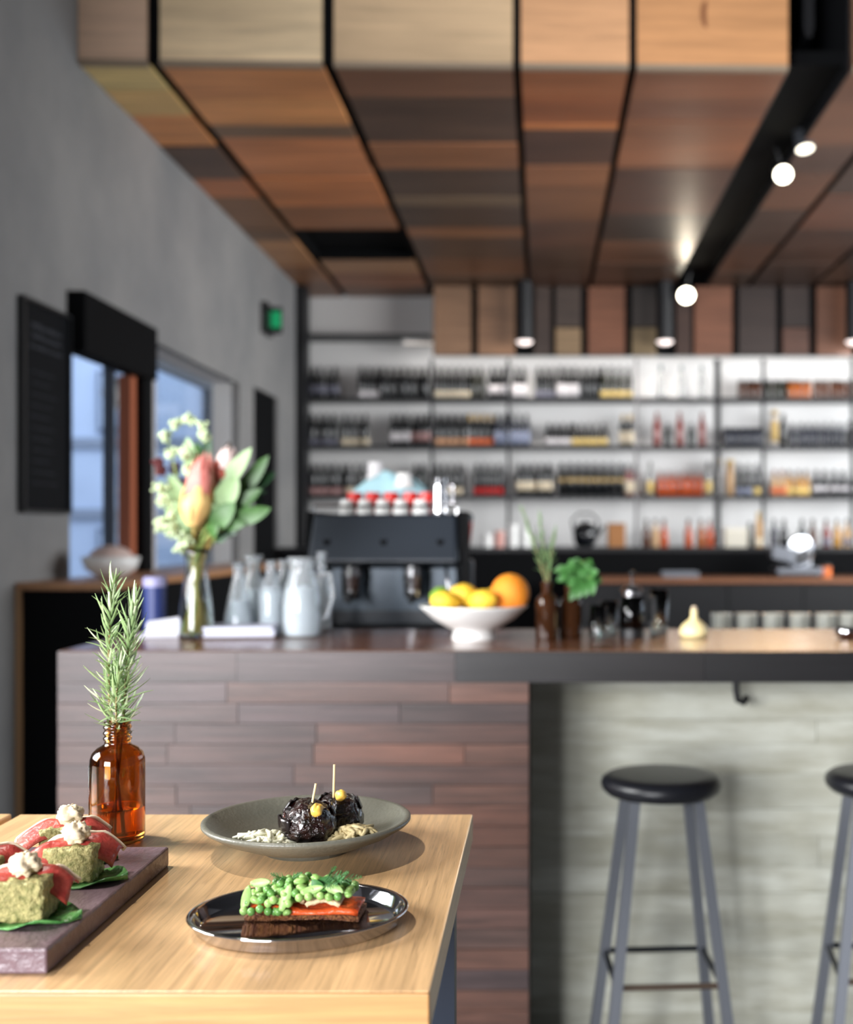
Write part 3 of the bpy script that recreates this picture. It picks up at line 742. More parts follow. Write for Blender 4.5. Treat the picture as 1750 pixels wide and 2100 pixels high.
# ------------------------------------------------------------------ low black cabinets and worktop at the back
bc = thing('back_cabinet', 'low black cabinet below the bottle shelves', 'cabinet', (0, 0, 0))
MB().box(XL + .02, XR - .1, 11.2, 12.325, FZ, 1.13).build('carcass', M_matblack, bc)
MB().box(XL + .02, XR - .1, 11.19, 12.325, 1.13, 1.17).build('top', M_black, bc)
wt = thing('back_worktop', 'black work counter with a brown wood top in front of the back cabinet', 'counter', (0, 0, 0))
MB().box(.30, XR - .1, 10.45, 11.185, .86, .905).build('wood_top', M_oakx, wt)
for i in range(7):
    x = .32 + i * .68
    MB().box(x, x + .672, 10.50, 10.52, FZ + .08, .85).build('cabinet_door', mat('door_black', (16, 17, 20), .4), wt)
MB().box(.30, XR - .1, 10.521, 11.18, FZ, .86).build('carcass', M_matblack, wt)

def amber_spirit(px, d, z, body, txt):
    return bottle('spirit', bx(px, d), d, z, body, M_black, None, LOW, txt, None, 'spirit_bottle')
LZ = 1.17; LD = 11.6
for px, body, txt in ((1326, G_brown, 'small brown bottle on the back cabinet, leftmost of the amber ones'), (1344, G_tan, 'tan bottle on the back cabinet beside the small brown bottle'), (1362, G_cognac, 'orange bottle on the back cabinet, third of the amber ones'),
                      (1412, G_cognac, 'orange bottle on the back cabinet left of the last pair'), (1438, G_amber, 'amber bottle on the back cabinet under the yellow label bottles'), (1456, G_cognac, 'orange-red bottle on the back cabinet next to the thick upright')):
    amber_spirit(px, LD, LZ, body, txt)
bottle('wine', bx(1556, LD), LD, LZ, G_tan, GOLD, CREAM, LOW, 'tan bottle with cream label on the back cabinet by the right-hand upright', None)
bottle('half', bx(1538, LD), LD, LZ, G_olive, M_black, None, LOW, 'small olive bottle on the back cabinet beside the pale box', None)
for k, (px, b_) in enumerate(((1592, G_blue), (1612, G_dark), (1650, G_dark), (1672, G_brown), (1700, G_red), (1722, G_gold), (1742, G_tan))):
    bottle('spirit', bx(px, LD), LD + .1, LZ, b_, M_black, None if k % 2 else GREY, LOW, ['blue-black', 'plain black', 'grey-labelled black', 'dark brown', 'dark red', 'golden', 'tan'][k] + ' squat bottle on the back cabinet behind the slicer', None, 'spirit_bottle')
# white crockery and pale boxes on the back cabinet
def cup(name, label, cat, c, r, h, m, taper=.8, group=None, up=True, handle=False):
    t = thing(name, label, cat, c, 0, group)
    prof = [(0, .004), (r * taper - .003, .004), (r - .003, h), (r, h), (r * taper, 0), (0, 0)]
    if not up: prof = [(q, h - z) for q, z in prof]
    MB().lathe(prof, 24).build('cup_body', m, t, smooth=False)
    if handle:
        MB().tube([(r * .85, 0, h * .25), (r * 1.35, 0, h * .3), (r * 1.4, 0, h * .65), (r * .92, 0, h * .75)], .006, 6).build('handle', m, t, smooth=True)
    return t
M_china = mat('white_china', (232, 232, 230), .25)
M_redchina = mat('red_china', (204, 34, 26), .25)
for k, px in enumerate((1000, 1024, 1052, 1078)):
    cup('white_canister', ['leftmost', 'second', 'third', 'rightmost'][k] + ' of four pale canisters on the back cabinet behind the herbs', 'canister', (bx(px, LD), LD, LZ), .05, [.13, .16, .22, .20][k], [M_china, mat('pinkish_tin', (206, 150, 140), .4), M_china, M_china][k], 1.0)
t = thing('wicker_box', 'small tan wicker box on the back cabinet', 'box', (bx(1264, LD), LD, LZ))
MB().box(-.085, .085, -.08, .08, 0, .21).build('box_body', mat('wicker', (178, 122, 74), .7, bump=(150, .8), vary=(90, .5)), t, bevel=.01)
MB().box(-.09, .09, -.085, .085, .21, .235).build('lid', mat('wicker'), t, bevel=.006)
t = thing('pale_box', 'pale cream box on the back cabinet right of the thick upright', 'box', (bx(1508, LD), LD, LZ))
MB().box(-.11, .11, -.08, .08, 0, .17).build('box_body', mat('pale_card', (196, 190, 176), .7), t, bevel=.004)
MB().box(-.113, .113, -.083, .083, .155, .19).build('lid', mat('paler_card', (212, 206, 192), .7), t, bevel=.004)
t = thing('kettle', 'round black stovetop kettle on the back cabinet', 'kettle', (bx(1200, LD), LD, LZ))
MB().lathe([(0, 0), (.07, 0), (.10, .03), (.12, .10), (.115, .17), (.085, .225), (.04, .245), (.0, .25)], 28).build('body', mat('gloss_black', (18, 20, 24), .15), t, smooth=True)
MB().ball((0, 0, .265), .018, 12, 8).build('lid_knob', M_black, t, smooth=True)
MB().tube([(-.11, 0, .15), (-.13, 0, .26), (-.06, 0, .335), (.06, 0, .335), (.13, 0, .26), (.11, 0, .15)], .011, 8).build('handle', M_black, t, smooth=True)
MB().tube([(.09, 0, .10), (.16, 0, .17), (.19, 0, .21)], [.028, .02, .014], 10).build('spout', M_black, t, smooth=True)
# slicer and small things on the worktop
WZ = .905
t = thing('meat_slicer', 'silver meat slicer with round blade on the back worktop', 'slicer', (bx(1632, 10.8), 10.8, WZ))
MB().box(-.20, .22, -.16, .16, .02, .09).build('base', M_greysteel, t, bevel=.015)
MB().box(-.02, .16, .02, .14, .09, .30).build('motor_housing', mat('slicer_white', (190, 194, 200), .3, metal=.3), t, bevel=.03)
b_ = MB().lathe([(0, -.012), (.13, -.008), (.15, 0), (.13, .008), (0, .012)], 36).build('blade', M_chrome, t); b_.rotation_euler = (PI / 2, 0, .35); b_.location = (.03, -.04, .24)
MB().hexa([(-.24, -.14, .17), (-.04, -.14, .12), (-.04, .02, .12), (-.24, .02, .17), (-.24, -.14, .30), (-.04, -.14, .25), (-.04, .02, .25), (-.24, .02, .30)]).build('carriage', M_greysteel, t, bevel=.01)
MB().tube([(-.2, -.13, .30), (-.22, -.2, .36)], .016, 8).build('handle', M_black, t)
for sx in (-.16, .18):
    for sy in (-.12, .12): MB().lathe([(0, 0), (.02, 0), (.02, .021), (0, .021)], 10, (sx, sy, 0)).build('foot', M_black, t)
t = thing('orange_tin', 'small orange tin beside the slicer on the back worktop', 'tin', (bx(1694, 10.7), 10.7, WZ))
MB().lathe([(0, 0), (.05, 0), (.05, .10), (0, .10)], 20).build('tin_body', mat('orange_print', (206, 104, 40), .4), t)
MB().lathe([(.052, .095), (.052, .115), (0, .115)], 20).build('lid', M_black, t)
t = thing('steel_tray', 'shallow steel tray lying on the back worktop', 'tray', (bx(1395, 10.75), 10.75, WZ))
MB().box(-.16, .16, -.12, .12, 0, .012).build('tray_floor', M_greysteel, t)
MB().box(-.16, .16, -.13, -.12, 0, .05).build('tray_rim', M_greysteel, t)
MB().box(-.16, .16, .12, .13, 0, .05).build('tray_rim', M_greysteel, t)

# ------------------------------------------------------------------ service bench behind the bar, coffee machine
sb = thing('service_bench', 'dark bench behind the bar that carries the coffee machine', 'bench', (0, 0, 0))
MB().box(-1.15, 2.8, 3.95, 4.75, .86, .90).build('bench_top', M_black, sb)
MB().box(-1.13, 2.78, 3.98, 4.72, FZ, .86).build('bench_carcass', M_matblack, sb)
CMD = 4.3
cx = at(800, 0, CMD).x
M_cof = mat('coffee_black', (34, 40, 48), .35); M_cof2 = mat('coffee_grey', (64, 74, 84), .35, metal=.3)
cm = thing('coffee_machine', 'wide black espresso machine with cups on top behind the bar', 'coffee machine', (cx, CMD, .90))
W = .265
MB().box(-W, W, -.02, .28, .05, .455).build('rear_body', M_cof, cm, bevel=.02)
MB().hexa([(-W, -.20, .30), (W, -.20, .30), (W, .0, .27), (-W, .0, .27), (-W + .01, -.14, .472), (W - .01, -.14, .472), (W - .01, .29, .472), (-W + .01, .29, .472)]).build('front_hood', M_cof, cm, bevel=.012)
MB().box(-W + .02, W - .02, -.025, -.02, .12, .28).build('back_plate', M_cof2, cm)
MB().box(-W - .01, W + .01, -.20, .28, .0, .07).build('drip_tray', M_matblack, cm, bevel=.01)
MB().hexa([(-W - .012, -.21, .0), (-W + .004, -.21, .0), (-W + .004, .29, .0), (-W - .012, .29, .0), (-W - .012, -.15, .48), (-W + .004, -.15, .48), (-W + .004, .29, .48), (-W - .012, .29, .48)]).build('side_panel', M_matblack, cm)
MB().hexa([(W - .004, -.21, .0), (W + .012, -.21, .0), (W + .012, .29, .0), (W - .004, .29, .0), (W - .004, -.15, .48), (W + .012, -.15, .48), (W + .012, .29, .48), (W - .004, .29, .48)]).build('side_panel', M_matblack, cm)
for gx in (-.12, .10):
    gh = MB().lathe([(0, .20), (.036, .20), (.04, .25), (.035, .285), (0, .285)], 20, (gx, -.11, 0)).build('group_head', M_chrome, cm, smooth=False)
    pf = MB().lathe([(0, .165), (.02, .165), (.036, .18), (.036, .205), (0, .205)], 20, (gx, -.11, 0)).build('portafilter', M_chrome, cm)
    MB().tube([(gx, -.145, .19), (gx + .01, -.27, .175)], [.011, .015], 10).build('portafilter_handle', M_black, pf, smooth=True)
for sx, bend in ((-.225, -.03), (.215, .03)):
    MB().tube([(sx, -.12, .30), (sx + bend * .3, -.20, .26), (sx + bend, -.21, .12)], .006, 8).build('steam_wand', M_chrome, cm, smooth=True)
for gx in (-.2, .0, .2): MB().lathe([(0, 0), (.016, 0), (.016, .02), (0, .02)], 14, (gx, -.165, .36)).build('control_knob', M_matblack, cm)
MB().tube([(-W + .01, -.12, .472), (-W + .01, -.12, .50), (W - .01, -.12, .50), (W - .01, -.12, .472)], .005, 8).build('cup_rail', M_chrome, cm)
CT = .90 + .4725
for k, px in enumerate((711, 748, 785, 822, 862)):
    c = at(px, 0, 4.24); cup('espresso_cup', ['leftmost', 'second', 'middle', 'fourth', 'rightmost'][k] + ' of five upturned white cups in front on the coffee machine', 'cup', (c.x, 4.24, CT), .030, .05, M_china, .72, 'upturned white cups on the coffee machine', up=False)
for k, px in enumerate((728, 765, 803, 842, 876)):
    c = at(px, 0, 4.31); cup('red_cup', ['leftmost', 'second', 'middle', 'fourth', 'rightmost'][k] + ' of five upturned red cups on the coffee machine', 'cup', (c.x, 4.31, CT), .035, .080, M_redchina, .75, 'upturned red cups on the coffee machine', up=False)
# crumpled pale blue cloth over cups at the back, stack of paper cups, milk jug, red tin
random.seed(3)
cl = MB(); c0 = at(800, 0, 4.43); rows = []
for i in range(19):
    row = []
    for j in range(25):
        u, v = j / 24 * 2 - 1, i / 18 * 2 - 1
        h = max(0, 1 - u * u) ** .7 * max(0, 1 - v * v) ** .6 * .150
        h += mnoise.noise(Vector((u * 3, v * 3, 2))) * .028 * (1 - max(abs(u), abs(v)) ** 3) + abs(mnoise.noise(Vector((u * 7, v * 5, 7)))) * .02
        row.append((u * .185, v * .075, max(.003, h)))
    rows.append(row)
cl.grid(rows)
o = cl.build('tea_towel', mat('pale_blue_cloth', (176, 216, 226), .8), None, smooth=True, solid=.004)
o.location = (c0.x, 4.45, CT); tag(o, 'crumpled pale blue cloth lying on the coffee machine', 'cloth')
c = at(768, 0, 4.52)
for k in range(4):
    cup('paper_cup', ['bottom', 'second lowest', 'second highest', 'top'][k] + ' upturned white paper cup of the tall stack on the coffee machine', 'cup', (c.x, 4.562, CT + .024 + .024 * k + (.0)), .040, .11, mat('paper_white', (240, 240, 232), .6), .72, 'stack of white paper cups', up=False)
# support saucer below the stack
MB_s = thing('saucer', 'white saucer under the stack of paper cups', 'saucer', (c.x, 4.562, CT)); MB().lathe([(0, 0), (.035, 0), (.058, .016), (.06, .018), (.057, .019), (.034, .006), (0, .006)], 28).build('saucer_body', M_china, MB_s); 
MB().lathe([(.034, .006), (.045, .006), (.045, .024), (.034, .024)], 20).build('raised_ring', M_china, MB_s)
c = at(826, 0, 4.36)
cup('coffee_cup', 'single white cup upturned on the blue cloth', 'cup', (c.x, 4.40, CT + .10), .036, .055, M_china, .72, up=False)
c = at(901, 0, 4.2)
t = thing('milk_jug', 'tall shiny steel milk jug at the right end of the coffee machine', 'jug', (c.x, 4.2, .90 + .4725))
MB().lathe([(0, 0), (.026, 0), (.027, .005), (.024, .10), (.026, .125), (.024, .125), (.022, .10), (.024, .006), (0, .006)], 28).build('jug_body', M_chrome, t, smooth=False)
MB().tube([(.024, 0, .11), (.05, 0, .10), (.05, 0, .04), (.026, 0, .03)], .004, 8).build('handle', M_chrome, t, smooth=True)
c = at(946, 0, 4.68)
t = thing('grinder', 'coffee grinder with red hopper and black lid beside the coffee machine', 'grinder', (c.x, 4.66, .90))
MB().box(-.05, .05, -.06, .08, 0, .30).build('body', M_cof, t, bevel=.015)
MB().lathe([(0, .30), (.03, .30), (.036, .34), (.048, .44), (.048, .455), (0, .455)], 24).build('hopper', mat('red_hopper', (176, 34, 22), .25), t)
MB().lathe([(.050, .45), (.050, .475), (.03, .49), (0, .49)], 24).build('lid', M_black, t)
MB().tube([(0, -.07, .22), (0, -.12, .21)], .015, 10).build('spout', M_chrome, t)
for k, px in enumerate((1480, 1532, 1586, 1640, 1694, 1742)):
    c = at(px, 0, 4.15)
    cup('tumbler', ['leftmost', 'second', 'third', 'fourth', 'fifth', 'last'][k] + ' of the row of frosted tumblers behind the right end of the bar', 'glass', (c.x, 4.15, .90), .038, .118, mat('frosted_glass', (190, 192, 184), .35, trans=.6), .9, 'frosted tumblers on the service bench')
# ------------------------------------------------------------------ things on the bar counter
def on_bar(px, d): return Vector((bx(px, d), d, BZ))
M_jug = mat('jug_glass', (244, 249, 252), .03, trans=.85, ior=1.3)
M_litwater = mat('water', (240, 249, 254), .05, trans=.40, ior=1.33)  # paled and part opaque: window backlight put into the water colour
def shell(prof, t=.003):
    """outer profile -> closed thin vessel wall with floor"""
    inner = [(max(r - t, 0), max(z, t * 1.5)) for r, z in reversed(prof)]
    return [(0, 0)] + prof + inner[:-1] + [(max(prof[0][0] - t, 0), t * 1.5), (0, t * 1.5)]
V = on_bar(403, 3.38)
vz = thing('flower_vase', 'clear glass vase with a waisted neck holding the bouquet', 'vase', V)
vp = [(.050, 0), (.0505, .02), (.046, .09), (.036, .16), (.030, .20), (.034, .235), (.042, .258)]
MB().lathe(shell(vp, .0025), 32).build('glass', M_glass, vz, smooth=True)
MB().lathe([(0, .006), (.0465, .006), (.0475, .02), (.043, .09), (.040, .11), (0, .11)], 28).build('water', M_wclear, vz, smooth=False)

M_leafP = mat('leaf_pale', (150, 178, 128), .5, vary=(60, .3)); M_leafM = mat('leaf_mid', (72, 112, 56), .45, vary=(60, .35)); M_leafD = mat('leaf_dark', (44, 84, 50), .4, vary=(60, .3))
M_stem = mat('stem_tan', (176, 150, 84), .6, vary=(40, .4)); M_stemg = mat('stem_green', (138, 158, 84), .6)
def leaf_mesh(base, tip, w, fold=.25, bend=.15, side=Vector((0, -1, 0))):
    base, tip = Vector(base), Vector(tip); ax = tip - base; L_ = ax.length; ax.normalize()
    sd = ax.cross(side).normalized(); nr = sd.cross(ax).normalized()
    rows = []
    for i in range(9):
        t = i / 8; ww = w / 2 * (math.sin(PI * min(1, t * .92 + .08)) ** .7) * (1 if t < 1 else 0) + .0004
        mid = base + ax * (L_ * t) + nr * (bend * L_ * math.sin(PI * t))
        rows.append([mid - sd * ww + nr * (fold * ww), mid, mid + sd * ww + nr * (fold * ww)])
    return MB().grid(rows)
def stem_path(j, tip):
    a = 2.4 * j
    base = V + Vector((.032 * math.cos(a), .028 * math.sin(a), .012))
    neck = V + Vector((.014 * math.cos(a + 2.6), .014 * math.sin(a + 2.6), .205))
    tip = Vector(tip)
    m1 = neck.lerp(tip, .45) + Vector((0, 0, .02))
    return [base, base.lerp(neck, .5), neck, m1, tip]
jn = [0]
def stem_thing(name, label, cat, tip, r=.0042, m=None):
    t = thing(name, label, cat, V, 0, 'bouquet stems in the glass vase')
    pts = [p - V for p in stem_path(jn[0], tip)]; jn[0] += 1
    MB().tube(pts, r, 6).build('stem', m or M_stem, t, smooth=True)
    return t
FD = 3.38
leaves = [((452, 1012), (516, 918), 30, M_leafP, 'pale green leaf stem behind the pink bud at the right of the bouquet', -.03),
          ((476, 1030), (551, 934), 28, M_leafM, 'long mid green leaf stem pointing up to the right', .0),
          ((430, 1000), (430, 884), 24, M_leafD, 'dark green leaf stem standing upright in the middle of the bouquet', .06),
          ((444, 1046), (488, 978), 38, M_leafP, 'broad pale leaf stem right of the large protea', -.05),
          ((466, 1056), (536, 1002), 26, M_leafM, 'dull green leaf stem at the middle right of the bouquet', -.02),
          ((470, 1072), (556, 1042), 30, M_leafM, 'bright green leaf stem lowest at the right', -.04),
          ((436, 1086), (482, 1030), 36, M_leafM, 'green leaf stem low in the centre right', -.06),
          ((500, 1014), (566, 968), 24, M_leafD, 'dark leaf stem farthest to the right', .05),
          ((402, 985), (384, 896), 26, M_leafP, 'pale upright leaf stem left of the dark leaf', -.02),
          ((382, 1044), (348, 972), 22, M_leafP, 'pale narrow leaf stem leaning left', -.03),
          ((372, 1064), (328, 986), 22, M_leafP, 'pale narrow leaf stem farthest to the left', .02),
          ((386, 1090), (340, 1040), 26, M_leafP, 'pale leaf stem low at the left beside the bud clusters', -.04),
          ((400, 1060), (362, 985), 26, M_leafM, 'mid green leaf stem left of the large protea', .02),
          ((412, 1000), (404, 905), 22, M_leafM, 'mid green upright leaf stem behind the large protea', .05),
          ((480, 1000), (540, 1030), 22, M_leafD, 'dark leaf stem bending down at the far right', .04),
          ((450, 1098), (500, 1066), 28, M_leafD, 'dark leaf stem lowest over the vase at the right', -.02),
          ((468, 975), (470, 905), 22, mat('leaf_brown', (72, 62, 56), .6), 'dark brownish leaf stem at the top right', .05),
          ((418, 1100), (440, 1040), 30, M_leafD, 'dark green leaf stem behind the protea base', .03)]
for (b0, t0, wpx, m, lab, dy) in leaves:
    B, T = at(b0[0], b0[1], FD + dy), at(t0[0], t0[1], FD + dy * 1.2)
    t = stem_thing('leaf_stem', lab, 'leaf stem', B, m=M_stemg if jn[0] % 3 == 0 else M_stem)
    side = Vector((random.uniform(-.4, .4), -1, random.uniform(-.1, .3)))
    leaf_mesh(B - V, T - V, wpx / 710.0 * 1.15, bend=random.uniform(-.04, .1), side=side).build('leaf', m, t, smooth=True)
    d = (T - B); q = B - V - d * .15
    leaf_mesh(q, q + d * .55 + Vector((random.uniform(-.04, .04), -.02, -.02)), wpx / 710.0 * .8, side=side).build('leaf', m, t, smooth=True)
def protea(label, b0, t0, dy, w, cin, cout, ctop):
    B, T = at(b0[0], b0[1], FD + dy), at(t0[0], t0[1], FD + dy)
    t = stem_thing('protea_stem', label, 'flower', B, r=.0045)
    ax = (T - B).normalized(); L_ = (T - B).length
    u = ax.orthogonal().normalized(); v = ax.cross(u)
    for ring, (n, rr, ln, m) in enumerate(((9, .95, .62, cout), (9, .80, .96, cin), (6, .40, 1.0, ctop))):
        for i in range(n):
            a = 2 * PI * (i + ring * .5) / n; rad = u * math.cos(a) + v * math.sin(a); tg = u * -math.sin(a) + v * math.cos(a)
            rows = []
            lnk = ln * (random.uniform(.72, 1.12) if ring == 0 else random.uniform(.92, 1.03))
            for q in range(7):
                s_ = q / 6; bulge = (math.sin(PI * min(s_ * .62 + .12, 1))) * w / 2 * rr
                ww = w * .21 * math.sin(PI * (s_ * .9 + .1)) + .0006
                mid = B - V + ax * (L_ * lnk * s_) + rad * bulge
                rows.append([mid - tg * ww, mid + rad * ww * .25, mid + tg * ww])
            MB().grid(rows).build('petal', m, t, smooth=True)
    MB().ball(B - V + ax * L_ * .35, (w * .22, w * .22, L_ * .33), 12, 8).build('heart', ctop, t, smooth=True)
P_yel = mat('petal_yellow', (236, 200, 128), .5, vary=(40, .4), col2=(226, 150, 110)); P_pink = mat('petal_pink', (226, 142, 130), .5, vary=(40, .5), col2=(200, 90, 88)); P_pale = mat('petal_pale', (238, 214, 208), .5); P_red = mat('petal_red', (176, 86, 70), .5)
protea('large pink and yellow protea in the centre of the bouquet', (396, 1078), (420, 928), -.07, .088, P_pink, P_yel, P_pink)
protea('second protea with salmon petals just right of the large one', (414, 1062), (438, 962), -.02, .07, P_pink, P_pink, P_pink)
protea('pale pink protea bud at the upper right of the bouquet', (446, 990), (474, 915), -.01, .062, P_pale, P_red, P_pale)
M_bud = mat('pale_buds', (206, 220, 178), .6, vary=(60, .4), col2=(160, 184, 128)); M_dkfl = mat('dark_red_flower', (92, 34, 34), .6, vary=(50, .4), col2=(48, 22, 40))
def spray(label, pts, m, rb, n, dy):
    P0 = at(pts[0][0], pts[0][1], FD + dy)
    t = stem_thing('bud_spray', label, 'flower', P0, r=.0022, m=M_stemg)
    mb = MB()
    for (px, py) in pts:
        c = at(px, py, FD + dy)
        for i in range(int(n * 1.8)):
            d = Vector((random.gauss(0, 1), random.gauss(0, 1), random.gauss(0, 1))).normalized() * random.uniform(.2, 1) * rb * 1.5
            mb.ball(c - V + d, random.uniform(.0045, .008), 7, 5)
    tag(mb.build('buds', m, t, smooth=True), kind='stuff')
    tw = MB().tube([at(p[0], p[1], FD + dy) - V for p in pts], .0018, 5).build('twig', M_stemg, t)
spray('arching pale bud spray at the top of the bouquet', [(352, 930), (340, 895), (362, 868), (388, 862), (412, 872), (420, 895)], M_bud, .013, 12, -.03)
spray('pale bud spray beside the large protea', [(392, 1000), (385, 965), (378, 930)], M_bud, .014, 12, -.06)
spray('pale bud cluster at the left edge of the bouquet', [(352, 1062), (338, 1030), (330, 1000)], M_bud, .016, 14, -.05)
spray('pale bud cluster hanging low at the left of the bouquet', [(380, 1110), (356, 1088), (334, 1078)], M_bud, .017, 15, -.07)
spray('second low pale bud cluster above the vase neck', [(372, 1124), (362, 1050), (358, 1040)], M_bud, .016, 14, -.02)
spray('dark red flower spray sticking out at the left', [(352, 1000), (334, 966), (324, 950)], M_dkfl, .012, 10, .02)
spray('dark purple flower spray beside the dark red one', [(372, 990), (358, 960)], mat('purple_flower', (70, 44, 66), .6), .012, 12, .04)

def carafe(label, px, d, prof, water, handle=None, name='carafe'):
    p = on_bar(px, d); t = thing(name, label, 'carafe', p, 0, None)
    MB().lathe(shell(prof), 32).build('glass', M_jug, t, smooth=True)
    if water:
        ip = [(r - .0045, z) for r, z in prof if z < water]
        last = [r for r, z in prof if z >= water][0] - .0045
        MB().lathe([(0, .006), (ip[0][0], .006)] + [q for q in ip if q[1] > .007] + [(last, water), (0, water)], 28).build('water', M_litwater, t, smooth=False)
    if handle:
        r, z0, z1 = handle
        MB().tube([(r * .8, 0, z1), (r + .03, 0, z1 + .005), (r + .038, 0, (z0 + z1) / 2), (r + .02, 0, z0), (r * .96, 0, z0 - .01)], .006, 8).build('handle', M_jug, t, smooth=True)
    return t
wide = [(.046, 0), (.047, .01), (.040, .06), (.028, .12), (.018, .165), (.016, .19), (.022, .215)]
carafe('tapered glass carafe of water beside the vase', 490, 3.50, wide, .10)
carafe('tall glass carafe with flared lip behind the tapered one', 520, 3.60, [(.040, 0), (.041, .01), (.040, .10), (.032, .15), (.020, .18), (.022, .215), (.030, .235)], .13)
carafe('glass water bottle in the middle of the carafes', 556, 3.52, [(.036, 0), (.037, .01), (.037, .12), (.030, .15), (.016, .175), (.015, .21), (.018, .22)], .14)
carafe('glass water bottle behind the middle carafes', 583, 3.62, [(.036, 0), (.037, .01), (.037, .12), (.030, .15), (.016, .175), (.015, .21), (.018, .22)], .12)
carafe('large glass water jug with handle at the right of the carafes', 620, 3.42, [(.052, 0), (.055, .01), (.056, .09), (.050, .14), (.036, .185), (.034, .205), (.044, .232)], .15, (.052, .06, .18), 'water_jug')
carafe('small glass bottle to the right behind the water jug', 660, 3.62, [(.030, 0), (.031, .01), (.031, .11), (.024, .15), (.014, .185), (.014, .235), (.017, .245)], 0)

# papers, napkins and a navy tin at the left end of the bar
p = on_bar(488, 3.36)
t = thing('clipboard', 'dark clipboard lying on the bar under white papers', 'clipboard', (p.x, 3.40, BZ), .12)
MB().box(-.105, .105, -.07, .13, 0, .006).build('board', mat('dark_board', (70, 52, 44), .5), t, bevel=.002)
MB().box(-.03, .03, .105, .125, .006, .014).build('clip', M_chrome, t)
t = thing('paper_menu', 'thick stack of white paper menus on the clipboard', 'menu', (p.x, 3.40, BZ + .0062), .12)
M_paper = mat('white_paper', (190, 192, 208), .7)
for k in range(4):
    o = MB().box(-.098, .098, -.062, .095, k * .007, k * .007 + .0066).build('sheet', M_paper, t); o.rotation_euler = (0, 0, random.uniform(-.10, .10))
p = on_bar(346, 3.42)
t = thing('napkin', 'folded white napkin standing at the left end of the bar', 'napkin', (p.x, 3.42, BZ), .3)
MB().hexa([(-.065, -.04, 0), (.06, -.04, 0), (.06, .06, 0), (-.065, .06, 0), (-.06, .0, .045), (.055, -.01, .06), (.055, .015, .06), (-.06, .015, .045)]).build('fold', mat('napkin_white', (196, 196, 206), .8), t, bevel=.006)
MB().box(-.085, .07, -.055, .07, -.0, .008).build('lower_fold', mat('napkin_white'), t, bevel=.003)
p = on_bar(318, 3.56)
t = thing('navy_tin', 'navy blue tin at the left end of the bar behind the napkin', 'tin', (p.x, 3.56, BZ))
MB().lathe([(0, 0), (.034, 0), (.034, .145), (0, .145)], 28).build('tin_body', mat('navy_print', (44, 56, 108), .4), t)
MB().lathe([(.0355, .14), (.0355, .165), (.03, .17), (0, .17)], 28).build('lid', mat('lilac_lid', (150, 148, 186), .4), t)

# fruit bowl
p = on_bar(972, 3.32)
t = thing('fruit_bowl', 'white footed bowl full of citrus on the bar', 'bowl', p)
MB().lathe([(0, 0), (.060, 0), (.062, .006), (.056, .028), (.070, .034), (.115, .060), (.150, .092), (.154, .097), (.150, .098), (.112, .068), (.065, .044), (0, .040)], 48).build('bowl_body', M_china, t, smooth=True)
M_lemon = mat('lemon_peel', (240, 196, 60), .45, bump=(400, .3), vary=(30, .2), col2=(228, 172, 40)); M_lime = mat('lime_peel', (120, 158, 50), .45, bump=(400, .3)); M_orange = mat('orange_peel', (240, 148, 40), .5, bump=(400, .4), vary=(16, .4), col2=(226, 112, 30))
def citrus(label, px, py, d, r, m, elong=1.0, rot=(0, 0, 0), name='lemon'):
    c = at(px, py, d); o = thing(name, label, 'fruit', c, 0, None); o.rotation_euler = rot
    def fn(u):
        e = abs(u.x); return 1 + (.16 * max(0, e - .82) / .18 if elong > 1.05 else 0)
    MB().ball((0, 0, 0), (r * elong, r, r), 28, 18, fn).build('peel', m, o, smooth=True)
    MB().lathe([(0, 0), (r * .10, 0), (r * .07, r * .05), (0, r * .06)], 8, (0, 0, 0)).build('stem_end', mat('stem_end', (120, 124, 50), .7), o).location = (r * elong * .1, -r * .5, r * .84)
    return o
citrus('yellow lemon at the left of the fruit bowl', 914, 1234, 3.27, .030, M_lemon, 1.25, (0, .1, .2))
citrus('green lime behind the left lemon', 905, 1222, 3.36, .027, M_lime, 1.15, (0, 0, .6), 'lime')
citrus('large lemon on top in the middle of the fruit bowl', 955, 1222, 3.33, .035, M_lemon, 1.2, (0, .4, .5))
citrus('yellow lemon front centre in the fruit bowl', 990, 1232, 3.27, .032, M_lemon, 1.2, (0, -.2, -.4))
citrus('big orange grapefruit at the right of the fruit bowl', 1047, 1216, 3.34, .056, M_orange, 1.0, (0, 0, 0), 'grapefruit')
citrus('second lemon half hidden behind the grapefruit', 1012, 1226, 3.42, .030, M_lemon, 1.2, (0, 0, 1.2))

# herb bottles
M_amberg = mat('amber_glass', (204, 138, 60), .02, trans=1.0, ior=1.45)
M_dkamber = mat('dark_amber_glass', (64, 36, 18), .06, trans=.3)
def boston(label, p, r, h, m, name='amber_bottle'):
    t = thing(name, label, 'bottle', p)
    MB().lathe([(0, 0), (r * .92, 0), (r, r * .1), (r, h * .62), (r * .93, h * .70), (r * .62, h * .77), (r * .45, h * .80), (r * .45, h), (r * .36, h), (r * .36, h * .8), (r * .9, h * .62), (r * .92, .006), (0, .006)], 32).build('glass', m, t, smooth=False)
    MB().lathe([(r * .45, h * .93), (r * .54, h * .94), (r * .54, h * .97), (r * .45, h * .98)], 28).build('neck_ring', m, t)
    return t
p1 = on_bar(1122, 3.32); boston('dark amber bottle of rosemary beside the fruit bowl', p1, .032, .165, M_dkamber)
p2 = on_bar(1170, 3.40); boston('dark bottle of basil behind the rosemary bottle', p2, .033, .15, M_dkamber)
M_needle = mat('rosemary_green', (146, 172, 118), .5, vary=(80, .4), col2=(96, 130, 84)); M_needleP = mat('rosemary_pale', (200, 214, 176), .5)
